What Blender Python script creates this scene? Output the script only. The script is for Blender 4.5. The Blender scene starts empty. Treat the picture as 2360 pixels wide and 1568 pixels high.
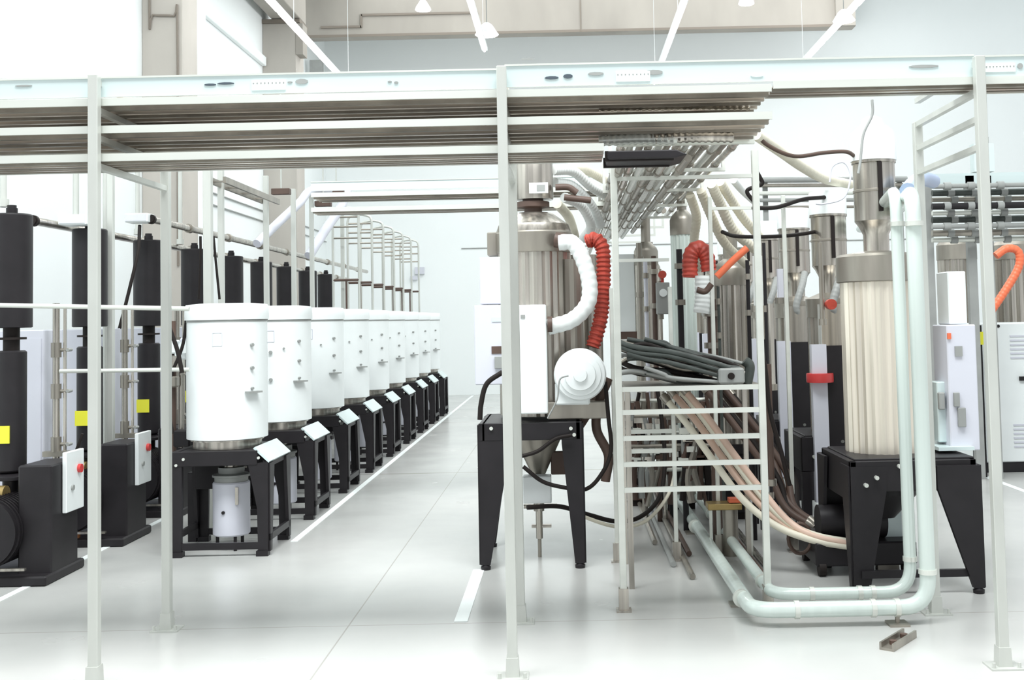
import bpy, bmesh, math, random
from mathutils import Vector, Matrix
random.seed(7)
PI = math.pi
SC = bpy.context.scene
COL = SC.collection

# ------------------------------------------------------------------ camera
F, CX, CY, H = 2600.0, 1300.0, 604.0, 1.55          # focal length / principal point in pixels, eye height in m
cam_d = bpy.data.cameras.new('camera'); cam = bpy.data.objects.new('camera', cam_d); COL.objects.link(cam)
CR = Matrix.Rotation(math.radians(92.95), 3, 'X') @ Matrix.Rotation(math.radians(-1.23), 3, 'Z')
cam.matrix_world = Matrix.Translation((0, 0, H)) @ CR.to_4x4()
cam_d.sensor_width = 36; cam_d.lens = F / 2360 * 36
cam_d.shift_x = (1180 - CX) / 2360; cam_d.shift_y = (CY - 784) / 2360
cam_d.clip_end = 200
SC.camera = cam

def ray(px, py): return CR @ Vector(((px - CX) / F, -(py - CY) / F, -1))
def UY(px, py, Y):                                   # world point on the vertical plane y = Y
    d = ray(px, py); return Vector((0, 0, H)) + d * (Y / d.y)

# ------------------------------------------------------------------ world, lights, exposure
w = bpy.data.worlds.new('world'); SC.world = w; w.use_nodes = True
w.node_tree.nodes['Background'].inputs[0].default_value = (0.94, 0.98, 1.0, 1)
w.node_tree.nodes['Background'].inputs[1].default_value = 0.42
SC.view_settings.view_transform = 'Standard'; SC.view_settings.look = 'None'
SC.view_settings.gamma = 1; SC.view_settings.use_curve_mapping = False
SC.view_settings.exposure = 1.1

def area(name, loc, sx, sy, power, rot=(0, 0, 0), col=(0.97, 1.0, 1.0)):
    l = bpy.data.lights.new(name, 'AREA'); l.shape = 'RECTANGLE'; l.size = sx; l.size_y = sy
    l.energy = power; l.color = col
    o = bpy.data.objects.new(name, l); COL.objects.link(o); o.location = loc; o.rotation_euler = rot
    return o
area('added_fill_near', (0, 3.4, 8.4), 8, 2.6, 640)  # this and the next two: unseen area lights added to brighten the hall
area('added_fill_middle', (0, 13.0, 8.4), 12, 5, 210)
area('added_fill_far', (2, 20.5, 8.4), 12, 3, 125)

# ------------------------------------------------------------------ materials
MATS = {}
def mat(name, col, rough=0.5, metal=0.0, noise=0.0, scale=(5, 5, 5), emit=0, bump=0.0, spec=None):
    m = bpy.data.materials.new(name); m.use_nodes = True
    nt = m.node_tree; b = nt.nodes['Principled BSDF']
    b.inputs['Base Color'].default_value = (*col, 1); b.inputs['Roughness'].default_value = rough
    b.inputs['Metallic'].default_value = metal
    if spec is not None: b.inputs['Specular IOR Level'].default_value = spec
    tc = nt.nodes.new('ShaderNodeTexCoord'); mp = nt.nodes.new('ShaderNodeMapping')
    mp.inputs['Scale'].default_value = scale
    nz = nt.nodes.new('ShaderNodeTexNoise'); nz.inputs['Scale'].default_value = 1.0; nz.inputs['Detail'].default_value = 4
    nt.links.new(tc.outputs['Object'], mp.inputs[0]); nt.links.new(mp.outputs[0], nz.inputs['Vector'])
    if noise:
        mx = nt.nodes.new('ShaderNodeMix'); mx.data_type = 'RGBA'
        a = [max(0, c * (1 - noise)) for c in col]; c2 = [min(1, c * (1 + noise)) for c in col]
        mx.inputs['A'].default_value = (*a, 1); mx.inputs['B'].default_value = (*c2, 1)
        cr = nt.nodes.new('ShaderNodeMapRange'); cr.inputs['From Min'].default_value = 0.3; cr.inputs['From Max'].default_value = 0.7
        nt.links.new(nz.outputs['Fac'], cr.inputs['Value'])
        nt.links.new(cr.outputs['Result'], mx.inputs['Factor']); nt.links.new(mx.outputs['Result'], b.inputs['Base Color'])
    if bump:
        bp = nt.nodes.new('ShaderNodeBump'); bp.inputs['Strength'].default_value = bump; bp.inputs['Distance'].default_value = 0.01
        nt.links.new(nz.outputs['Fac'], bp.inputs['Height']); nt.links.new(bp.outputs['Normal'], b.inputs['Normal'])
    if emit:
        b.inputs['Emission Color'].default_value = (1, 1, 1, 1); b.inputs['Emission Strength'].default_value = emit
    MATS[name] = m; return m
M_wall = mat('white_wall', (0.86, 0.90, 0.90), 0.7, noise=0.02, scale=(.4, .4, .4))
M_conc = mat('beige_concrete', (0.36, 0.335, 0.30), 0.8, noise=0.10, scale=(1.2, 1.2, .5))
M_col = mat('column_concrete', (0.48, 0.45, 0.41), 0.8, noise=0.10, scale=(1.2, 1.2, .5))
M_concd = mat('dark_trim_line', (0.22, 0.19, 0.16), 0.8)  # dark brown for joints, conduit, cap plate and edge lines
M_white = mat('white_paint', (0.82, 0.86, 0.86), 0.35, noise=0.02)
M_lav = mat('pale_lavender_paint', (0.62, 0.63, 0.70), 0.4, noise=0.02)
M_post = mat('galvanised_post', (0.56, 0.575, 0.54), 0.35, 0.3, noise=0.08, scale=(8, 8, 2))
M_rail = mat('bright_rail', (0.70, 0.72, 0.67), 0.3, 0.35, noise=0.08, scale=(.8, 8, 8))
M_tray = mat('brushed_tray', (0.66, 0.60, 0.53), 0.30, 0.85, noise=0.45, scale=(.7, 26, 10))
M_glassy = mat('pale_panel', (0.62, 0.72, 0.72), 0.25, 0.1, noise=0.06, scale=(1, 4, 8))
M_steel = mat('stainless_steel', (0.46, 0.43, 0.385), 0.25, 0.85, noise=0.40, scale=(26, 26, .5))  # upright light and dark streaks in the colour stand in for reflections
M_steeld = mat('dull_steel', (0.34, 0.315, 0.275), 0.38, 0.75, noise=0.25, scale=(6, 6, 1))
M_cream = mat('cream_steel', (0.76, 0.70, 0.60), 0.28, 0.55, noise=0.22, scale=(22, 22, .4))
M_black = mat('black_metal', (0.017, 0.015, 0.017), 0.45, noise=0.2, spec=0.28)
M_blackr = mat('black_rubber', (0.014, 0.010, 0.009), 0.6, spec=0.25)
M_dgreen = mat('dark_green_cable', (0.05, 0.06, 0.055), 0.5, noise=0.3, scale=(12, 12, 12))
M_yel = mat('yellow_label', (0.80, 0.78, 0.05), 0.5)
M_red = mat('red_duct', (0.42, 0.055, 0.035), 0.5, noise=0.25, scale=(9, 9, 20))
M_orange = mat('orange_red_hose', (0.75, 0.16, 0.07), 0.45)
M_creamh = mat('cream_hose', (0.74, 0.70, 0.58), 0.5, noise=0.08)
M_pinkh = mat('pink_cream_hose', (0.70, 0.50, 0.40), 0.5, noise=0.1)
M_brown = mat('brown_hose', (0.09, 0.055, 0.042), 0.55, noise=0.2)
M_whiteh = mat('white_duct', (0.80, 0.83, 0.82), 0.45, noise=0.03)
M_pipe = mat('pale_green_pipe', (0.66, 0.74, 0.70), 0.22, 0.15, noise=0.04, scale=(20, 20, .6))
M_bluep = mat('blue_grey_elbow', (0.34, 0.42, 0.58), 0.35)
M_brass = mat('brass', (0.42, 0.30, 0.12), 0.35, 0.6, noise=0.2)
M_sign = mat('sign_ink', (0.06, 0.08, 0.10), 0.6)
M_grey = mat('mid_grey_paint', (0.30, 0.31, 0.30), 0.5, noise=0.1)
M_lamp = mat('lamp_tube', (1, 1, 1), 0.5, emit=6)
M_tape = mat('white_floor_tape', (0.88, 0.93, 0.92), 0.5)
M_otape = mat('orange_tape', (0.72, 0.30, 0.12), 0.5)
M_redp = mat('red_plastic', (0.6, 0.05, 0.05), 0.4)

def floor_material():
    m = bpy.data.materials.new('polished_concrete_floor'); m.use_nodes = True
    nt = m.node_tree; b = nt.nodes['Principled BSDF']; L = nt.links.new
    b.inputs['Roughness'].default_value = 0.3; b.inputs['Specular IOR Level'].default_value = 0.5
    tc = nt.nodes.new('ShaderNodeTexCoord')
    n1 = nt.nodes.new('ShaderNodeTexNoise'); n1.inputs['Scale'].default_value = 0.7; n1.inputs['Detail'].default_value = 5
    L(tc.outputs['Object'], n1.inputs['Vector'])
    r = nt.nodes.new('ShaderNodeValToRGB')
    r.color_ramp.elements[0].position = 0.3; r.color_ramp.elements[0].color = (0.45, 0.46, 0.445, 1)
    r.color_ramp.elements[1].position = 0.7; r.color_ramp.elements[1].color = (0.56, 0.555, 0.54, 1)
    L(n1.outputs['Fac'], r.inputs[0])
    sp = nt.nodes.new('ShaderNodeSeparateXYZ'); L(tc.outputs['Object'], sp.inputs[0])
    def line(sock, at, wd):
        s = nt.nodes.new('ShaderNodeMath'); s.operation = 'SUBTRACT'; L(sock, s.inputs[0]); s.inputs[1].default_value = at
        a = nt.nodes.new('ShaderNodeMath'); a.operation = 'ABSOLUTE'; L(s.outputs[0], a.inputs[0])
        c = nt.nodes.new('ShaderNodeMath'); c.operation = 'LESS_THAN'; L(a.outputs[0], c.inputs[0]); c.inputs[1].default_value = wd
        return c.outputs[0]
    acc = None
    for sock, at, wd in ((sp.outputs['Y'], 11.75, .022), (sp.outputs['Y'], 5.9, .004), (sp.outputs['X'], -1.15, .004), (sp.outputs['Y'], 17.6, .02)):
        o = line(sock, at, wd)
        if acc is None: acc = o
        else:
            mx = nt.nodes.new('ShaderNodeMath'); mx.operation = 'MAXIMUM'; L(acc, mx.inputs[0]); L(o, mx.inputs[1]); acc = mx.outputs[0]
    mm = nt.nodes.new('ShaderNodeMix'); mm.data_type = 'RGBA'; mm.inputs['B'].default_value = (0.30, 0.29, 0.25, 1)
    k = nt.nodes.new('ShaderNodeMath'); k.operation = 'MULTIPLY'; L(acc, k.inputs[0]); k.inputs[1].default_value = 0.7
    L(k.outputs[0], mm.inputs['Factor']); L(r.outputs[0], mm.inputs['A']); L(mm.outputs['Result'], b.inputs['Base Color'])
    n2 = nt.nodes.new('ShaderNodeTexNoise'); n2.inputs['Scale'].default_value = 2.5; L(tc.outputs['Object'], n2.inputs['Vector'])
    mr = nt.nodes.new('ShaderNodeMapRange'); mr.inputs['To Min'].default_value = 0.16; mr.inputs['To Max'].default_value = 0.32
    L(n2.outputs['Fac'], mr.inputs['Value']); L(mr.outputs[0], b.inputs['Roughness'])
    return m
M_floor = floor_material()

# ------------------------------------------------------------------ mesh helpers
class MB:
    def __init__(s): s.bm = bmesh.new()
    def box(s, x0, x1, y0, y1, z0, z1):
        v = [s.bm.verts.new((x, y, z)) for x in (x0, x1) for y in (y0, y1) for z in (z0, z1)]
        for f in ((0, 1, 3, 2), (4, 6, 7, 5), (0, 4, 5, 1), (2, 3, 7, 6), (0, 2, 6, 4), (1, 5, 7, 3)):
            s.bm.faces.new([v[i] for i in f])
        return s
    def bar(s, a, b, wd, ht, up=(0, 0, 1)):                     # rectangular bar between two points
        a = Vector(a); b = Vector(b); d = (b - a).normalized(); u = Vector(up)
        if abs(d.dot(u)) > .98: u = Vector((0, 1, 0))
        x = d.cross(u).normalized(); y = x.cross(d).normalized()
        v = []
        for p in (a, b):
            for i, j in ((-1, -1), (1, -1), (1, 1), (-1, 1)): v.append(s.bm.verts.new(p + x * wd / 2 * i + y * ht / 2 * j))
        s.bm.faces.new(v[0:4][::-1]); s.bm.faces.new(v[4:8])
        for i in range(4): s.bm.faces.new((v[i], v[(i + 1) % 4], v[4 + (i + 1) % 4], v[4 + i]))
        return s
    def cyl(s, a, b, r0, r1=None, n=20):
        return s.tube([a, b], [r0, r0 if r1 is None else r1], n)
    def tube(s, pts, rad, n=12, cap=True):
        pts = [Vector(p) for p in pts]
        if not isinstance(rad, (list, tuple)): rad = [rad] * len(pts)
        rings = []; ref = None
        for i, p in enumerate(pts):
            d = (pts[min(i + 1, len(pts) - 1)] - pts[max(i - 1, 0)]).normalized()
            if ref is None: ref = Vector((0, 0, 1)) if abs(d.z) < .9 else Vector((1, 0, 0))
            x = (ref - d * ref.dot(d)).normalized(); ref = x; y = d.cross(x)
            rings.append([s.bm.verts.new(p + (x * math.cos(2 * PI * k / n) + y * math.sin(2 * PI * k / n)) * rad[i]) for k in range(n)])
        for a, b in zip(rings, rings[1:]):
            for k in range(n): s.bm.faces.new((a[k], a[(k + 1) % n], b[(k + 1) % n], b[k]))
        if cap: s.bm.faces.new(rings[0][::-1]); s.bm.faces.new(rings[-1])
        return s
    def lathe(s, prof, n=40, c=(0, 0), rib=0, ribn=0):           # prof: list of (r, z)
        rings = []
        for r, z in prof:
            ring = []
            for k in range(n):
                a = 2 * PI * k / n; rr = r
                if rib and (k % 2): rr = r - rib
                ring.append(s.bm.verts.new((c[0] + rr * math.cos(a), c[1] + rr * math.sin(a), z)))
            rings.append(ring)
        for a, b in zip(rings, rings[1:]):
            for k in range(n): s.bm.faces.new((a[k], a[(k + 1) % n], b[(k + 1) % n], b[k]))
        s.bm.faces.new(rings[0][::-1]); s.bm.faces.new(rings[-1])
        return s
    def prism(s, poly, axis, d0, d1):                            # poly in the other two axes
        def P(u, v, d): return {'x': (d, u, v), 'y': (u, d, v), 'z': (u, v, d)}[axis]
        a = [s.bm.verts.new(P(u, v, d0)) for u, v in poly]; b = [s.bm.verts.new(P(u, v, d1)) for u, v in poly]
        s.bm.faces.new(a[::-1]); s.bm.faces.new(b); n = len(poly)
        for i in range(n): s.bm.faces.new((a[i], a[(i + 1) % n], b[(i + 1) % n], b[i]))
        return s
    def build(s, name, m, parent=None, bevel=0.0, ang=32):
        bmesh.ops.recalc_face_normals(s.bm, faces=s.bm.faces)
        if bevel: bmesh.ops.bevel(s.bm, geom=s.bm.edges[:], offset=bevel, segments=1, affect='EDGES', profile=.5)
        for f in s.bm.faces: f.smooth = True
        me = bpy.data.meshes.new(name); s.bm.to_mesh(me); s.bm.free()
        me.set_sharp_from_angle(angle=math.radians(ang)); me.materials.append(m)
        o = bpy.data.objects.new(name, me); COL.objects.link(o)
        if parent: o.parent = parent
        return o

def spline(pts, n=10):
    pts = [Vector(p) for p in pts]; P = [pts[0] * 2 - pts[1]] + pts + [pts[-1] * 2 - pts[-2]]; out = []
    for i in range(1, len(P) - 2):
        a, b, c, d = P[i - 1:i + 3]
        for k in range(n):
            t = k / n
            out.append(.5 * ((2 * b) + (c - a) * t + (2 * a - 5 * b + 4 * c - d) * t * t + (3 * b - a - 3 * c + d) * t ** 3))
    out.append(pts[-1]); return out
def corr(pts, r, amp=.12, pitch=.03, n=12):                      # corrugated hose
    P = spline(pts, 24); tot = [0]
    for a, b in zip(P, P[1:]): tot.append(tot[-1] + (b - a).length)
    N = max(8, int(tot[-1] / (pitch / 4))); N = min(N, 400); out = []; j = 0
    for i in range(N + 1):
        L = tot[-1] * i / N
        while j < len(P) - 2 and tot[j + 1] < L: j += 1
        t = (L - tot[j]) / max(1e-6, tot[j + 1] - tot[j]); out.append(P[j].lerp(P[j + 1], min(1, t)))
    return MB().tube(out, [r * (1 - amp * (i % 4 in (0, 1))) for i in range(N + 1)], n)

def tag(o, label, cat, group=None, kind=None):
    if label: o['label'] = label
    if cat: o['category'] = cat
    if group: o['group'] = group
    if kind: o['kind'] = kind
    return o
def thing(name, label, cat, loc=(0, 0, 0), group=None, rz=0):
    o = bpy.data.objects.new(name, None); COL.objects.link(o); o.location = loc; o.rotation_euler = (0, 0, rz)
    o.empty_display_size = .1
    return tag(o, label, cat, group)
def struct(o, label=None, cat=None):
    o['kind'] = 'structure'
    if label: o['label'] = label
    if cat: o['category'] = cat
    return o
def dup(root, loc=None, label=None, group=None):
    def cp(o, par):
        c = o.copy(); COL.objects.link(c); c.parent = par
        for ch in list(o.children): cp(ch, c)
        return c
    r = cp(root, None)
    if loc is not None: r.location = loc
    if label: r['label'] = label
    if group: r['group'] = group
    return r
ORD = ['nearest', 'second', 'third', 'fourth', 'fifth', 'sixth', 'seventh', 'eighth', 'ninth', 'tenth', 'eleventh', 'twelfth', 'thirteenth', 'fourteenth', 'fifteenth', 'sixteenth']

# ================================================================== SETTING
struct(MB().box(-5.1, 12, -3, 24.4, -.12, 0).build('floor', M_floor), 'pale polished concrete floor', 'floor')
struct(MB().box(-5.1, 12, 24.2, 24.4, 0, 9).build('wall_back', M_wall), 'white back wall', 'wall')
struct(MB().box(-5.3, -5.1, 4, 24.4, -.12, 9).build('wall_left', M_wall), 'white left wall', 'wall')
struct(MB().box(-5.3, 12, 2, 24.4, 9, 9.2).build('ceiling', M_wall), 'white ceiling', 'ceiling')
# two concrete columns on the left wall
for n, (y, x1, lab) in enumerate(((13.62, -4.6, 'beige concrete column on left wall nearest the camera'), (19.15, -4.52, 'beige concrete column near the far left corner'))):
    c = MB().box(-5.1, x1, y, y + .55, 0, 9 if n == 0 else 6.75).build('trim_%d' % (n + 1), M_col, bevel=.01)
    struct(c, lab, 'column')
    if n == 0:                                                     # conduit clipped on the column face
        t = MB().tube(spline([(-5.0, y - .02, 8.8), (-5.0, y - .02, 5.45), (-4.96, y - .02, 5.38), (-4.70, y - .02, 5.36), (-4.66, y - .02, 5.28), (-4.66, y - .02, 2.3)], 4), .014, 6).build('column_conduit', M_concd, c)
    else:
        MB().box(-5.1, -4.45, y - .03, y + .58, 6.75, 6.82).build('cap_plate', M_concd, c)
        MB().box(-4.52, -4.4, y - .02, y + .3, 6.2, 6.74).build('bracket', M_conc, c)
        MB().box(-5.08, -4.54, y - .012, y, 4.42, 4.46).build('joint_strip', M_concd, c)
# sloping seam line and pilaster on left wall, horizontal roof beam
struct(MB().box(-5.1, -5.02, 14.2, 19.1, 6.0, 6.16).build('trim_3', M_wall, bevel=.01), 'white ledge running along left wall between the columns', 'ledge')
struct(MB().box(-5.1, -4.6, 14.17, 14.5, 0, 9).build('trim_4', M_wall), 'white pilaster beside the nearer concrete column', 'pilaster')
b = MB().box(-5.1, 5.85, 22.0, 22.3, 7.22, 9).build('trim_5', M_conc); struct(b, 'beige concrete beam across the far end above the white wall', 'beam')
k = MB(); k.box(.42, .44, 21.985, 22, 7.22, 9); k.build('panel_joint', M_concd, b)
k = MB(); k.box(-4.7, -3.9, 21.97, 22, 7.4, 7.44).box(-3.92, -3.88, 21.97, 22, 7.4, 7.66).box(-3.9, -1.6, 21.97, 22, 7.63, 7.67); k.build('cable_run', M_concd, b)
k = MB(); k.box(5.45, 5.83, 21.9, 22, 7.22, 8.2); k.build('end_plate', M_conc, b)
k = MB().box(-5.1, 5.85, 21.99, 22, 7.22, 7.27).build('lower_edge', M_concd, b)
struct(MB().box(-4.95, -4.45, 6.0, 19.6, 6.83, 7.4).build('trim_8', M_conc, bevel=.01), 'roof beam running along the left wall above the columns', 'beam')
struct(MB().tube([(-2.2, 24.19, 3.13), (12, 24.19, 3.13)], .012, 6).build('trim_6', M_grey), 'thin horizontal line on the back wall', 'trim')
struct(MB().box(-5.0, -4.75, 22.3, 22.45, 6.6, 6.85).build('trim_7', M_grey), 'small grey box high on the corner beside far column', 'box')
tag(MB().box(-3.2, -3.0, 24.12, 24.2, 2.6, 2.75).box(-3.3, -3.15, 24.12, 24.2, 2.48, 2.56).build('wall_sensor', M_lav), 'pale small sensor on the white back wall', 'sensor')

# floor tape
def tape(x, y0, y1, wd, label):
    tag(MB().box(x - wd / 2, x + wd / 2, y0, y1, 0.0005, .003).build('floor_tape', M_tape), label, 'floor marking', 'white floor tape lines')
tape(-1.985, 8.2, 23.9, .05, 'white tape line on floor along the feet of the tank stands')
tape(-3.31, 5.2, 12.0, .05, 'white tape line on floor in front of the black pump units')
tape(-.575, 5.93, 7.15, .07, 'short white tape line on floor before the central machine')
tape(3.9, 9.6, 14.0, .06, 'white tape line on floor in front of the louvred white cabinet')

# ceiling lamps
def strip_light(x, y0, y1, label):
    t = thing('strip_light', label, 'ceiling light', (x, y0, 5.4), 'long strip lights under the ceiling')
    L = y1 - y0
    MB().box(-.04, .04, 0, L, .03, .08).build('trunking', M_white, t)
    n = int(L / 1.6)
    for i in range(n): MB().cyl((0, i * L / n + .05, .01), (0, (i + 1) * L / n - .08, .01), .018, n=8).build('tube', M_lamp, t)
    for i in range(3): MB().cyl((0, .3 + i * (L - .6) / 2, .08), (0, .3 + i * (L - .6) / 2, 3.59), .004, n=5).build('suspension_wire', M_white, t)
strip_light(-3.45, 10.5, 18.5, 'leftmost long strip light slanting past the far concrete column')
strip_light(-1.07, 10.5, 16.0, 'long strip light above the left-hand aisle, second from left')
strip_light(1.55, 10.5, 18.5, 'long strip light above the central machine aisle, third from left')
strip_light(3.75, 10.5, 17.5, 'rightmost long strip light slanting down from the top right')
def pendant(px, py, Y, label):
    p = UY(px, py, Y); t = thing('pendant_lamp', label, 'ceiling light', p, 'small pendant lamps')
    MB().lathe([(.03, .12), (.05, .10), (.11, 0), (.12, -.03), (.11, -.04)][::-1], 20).build('lamp_shade', M_lamp, t)
    MB().cyl((0, 0, .1), (0, 0, 9 - p.z), .008, n=6).build('cord', M_grey, t)
pendant(975, 18, 17, 'small white pendant lamp before the beige beam, left one')
pendant(1720, 4, 17, 'small white pendant lamp at the top edge of view, right one')
def highbay(px, py, Y, label):
    p = UY(px, py, Y); t = thing('high_bay_lamp', label, 'ceiling light', p, 'bright high bay lamps')
    MB().lathe([(.20, 0), (.19, .02), (.10, .16), (.05, .2)], 24).build('reflector', M_white, t)
    MB().lathe([(.18, -.012), (.18, 0)], 24).build('lens', M_lamp, t)
    MB().cyl((0, 0, .2), (0, 0, 9 - p.z), .008, n=6).build('cord', M_grey, t)
    l = bpy.data.lights.new('bay', 'POINT'); l.energy = 60; l.shadow_soft_size = .2
    o = bpy.data.objects.new('bay_light', l); COL.objects.link(o); o.location = p + Vector((0, 0, -.25))
highbay(1122, 80, 19, 'glaring high bay lamp above the central upright')
highbay(1945, 48, 20, 'glaring high bay lamp at the end of the beige beam')

# ================================================================== OVERHEAD SUPPORT FRAMES AND TRAYS
YA, YB, ZT = 5.0, 5.9, 2.69
def support_frame(x, label, zt=ZT):
    t = thing('support_frame', label, 'metal frame', (x, YA, 0), 'tall metal frames holding the trays')
    for y in (0, YB - YA):
        h = zt if y == 0 else zt - .14
        u = MB().box(-.022, .022, y - .022, y + .022, .012, h).build('upright', M_post, t, bevel=.003)
        f = MB(); f.box(-.07, .07, y - .06, y + .06, 0, .008)
        f.prism([(-.03, .008), (.03, .008), (.026, .09), (-.026, .09)], 'y', y - .03, y + .03)
        for sx in (-1, 1): f.cyl((sx * .055, y - .04, .008), (sx * .055, y - .04, .03), .008, n=8)
        f.build('foot_plate', M_post, t)
    for z in (2.660, 2.536, 2.411, 2.284):
        MB().bar((0, .02, z), (0, YB - YA - .02, z), .03, .026).build('rung', M_post, t)
support_frame(-2.085, 'tall metal frame standing at the left end of the overhead trays')
support_frame(-.262, 'tall metal frame standing in front of the central machine')
support_frame(1.875, 'tall metal frame standing at the right beside the white vertical pipes')

def tray(x0, x1, y0, y1, z, label, name='cable_tray', group='overhead cable trays', wd=.026, ribs=5):
    t = thing(name, label, 'cable tray', (x0, y0, z), group)
    L = x1 - x0; W = y1 - y0
    MB().box(0, L, .01, W, -.003, .003).build('pan', M_tray, t)
    MB().box(0, L, 0, .012, -.012, .022).build('side_rail', M_rail, t)
    MB().box(0, L, W, W + .012, -.012, .03).build('side_rail', M_rail, t)
    for i in range(ribs):
        y = W * (i + 1) / (ribs + 1)
        MB().box(0, L, y - .012, y + .012, -.018, -.003).build('stiffener', M_tray if i % 2 else M_steeld, t)
    return t
t1 = tray(-2.9, .95, 5.03, 5.62, 2.570, 'uppermost brushed metal tray spanning between the tall frames')
tray(-2.9, .95, 5.03, 5.66, 2.445, 'middle brushed metal tray below the topmost one')
tray(-2.9, .19, 5.03, 5.40, 2.318, 'lowest brushed metal tray nearest to head height')
t4 = tray(.96, 2.6, 5.03, 5.26, 2.583, 'narrow single tray continuing to the right-hand frame and beyond', ribs=3)
# pale panel on edge above the top tray, with its stickers
def fascia(x0, x1, z0, z1, label, marks, dots):
    t = thing('edge_panel', label, 'panel', (x0, 5.045, z0), 'pale panels on the top tray')
    MB().box(0, x1 - x0, 0, .012, 0, z1 - z0).build('sheet', M_glassy, t)
    MB().box(0, x1 - x0, -.006, .018, z1 - z0 - .004, z1 - z0 + .004).build('top_edge', M_rail, t)
    for px0, px1, py0, py1, m in marks:
        a = UY(px0, py1, 5.04); b = UY(px1, py0, 5.04)
        w_ = b.x - a.x; h_ = b.z - a.z; n = 9
        pts = [(a.x + w_ * .5 * (1 - math.cos(2 * PI * i / n)) - x0, a.z + h_ * (.5 + .5 * math.sin(2 * PI * i / n)) - z0) for i in range(n)]
        MB().prism(pts, 'y', -.004, 0).build('mark', m, t)
    for px0, px1, py0, py1 in dots:
        a = UY(px0, py1, 5.04); b = UY(px1, py0, 5.04)
        s = MB().box(a.x - x0, b.x - x0, -.005, 0, a.z - z0, b.z - z0).build('sticker', M_tape, t)
        d = MB(); nn = 9
        for i in range(nn):
            x = a.x + (b.x - a.x) * (i + .5) / nn - x0
            d.box(x - .003, x + .003, -.007, -.005, b.z - z0 - .016, b.z - z0 - .01)
        d.build('print', M_grey, s)
    return t
fascia(-2.9, -.26, 2.600, 2.688, 'pale panel standing on the top tray left of the central upright',
       [(470, 498, 192, 198, M_sign), (500, 540, 189, 195, M_sign), (680, 710, 181, 194, M_grey), (662, 674, 187, 191, M_grey), (893, 903, 186, 190, M_grey), (908, 918, 187, 193, M_grey), (34, 74, 195, 200, M_grey)],
       [(580, 658, 184, 208)])
fascia(-.25, 1.87, 2.606, 2.705, 'pale panel standing on the top tray right of the central upright',
       [(1255, 1288, 175, 183, M_sign), (1298, 1320, 170, 181, M_sign), (1355, 1392, 165, 174, M_grey), (1488, 1528, 160, 173, M_grey), (1200, 1232, 133, 138, M_grey), (2095, 2165, 148, 157, M_grey), (1730, 1760, 170, 178, M_glassy)],
       [(1420, 1498, 164, 188)])
fascia(1.88, 2.6, 2.606, 2.70, 'pale panel standing on the tray right of the last upright', [(2345, 2358, 145, 158, M_grey)], [(2270, 2340, 146, 166)])

# slim purlin seen along the right part
# trays further back and the uprights which carry them
tray(-1.95, .35, 8.7, 9.1, 2.555, 'upper tray of the short pair farther back behind the central upright', group='rear cable trays', ribs=3)
tray(-1.95, .35, 8.7, 9.0, 2.44, 'lower tray of the short pair farther back behind the central upright', group='rear cable trays', ribs=3)
fp = thing('edge_panel', 'pale panel standing on the farther short tray', 'panel', (-1.95, 8.7, 2.59), 'pale panels on the top tray')
MB().box(0, 2.3, 0, .012, 0, .07).build('sheet', M_glassy, fp); MB().box(0, 2.3, -.006, .018, .066, .074).build('top_edge', M_rail, fp)
def rear_post(x, y, zt, label, wd=.045):
    t = thing('upright_post', label, 'post', (x, y, 0), 'single uprights behind')
    MB().box(-wd / 2, wd / 2, -wd / 2, wd / 2, .01, zt).build('shaft', M_post, t, bevel=.003)
    MB().box(-.06, .06, -.06, .06, 0, .01).build('base_plate', M_post, t)
rear_post(-3.46, 8.6, 2.8, 'galvanised post between the black pump units on the left')
for i, (px, Y, zt) in enumerate(((480, 8.75, 2.9), (510, 9.2, 2.9), (614, 10.45, 2.95), (677, 11.5, 2.95), (719, 12.4, 3.0), (790, 14.1, 3.25))):
    x = UY(px, 600, Y).x
    rear_post(x, Y, zt, '%s galvanised post from the camera rising behind the white tanks' % ORD[i], .062 if i == 0 else .045)

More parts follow.
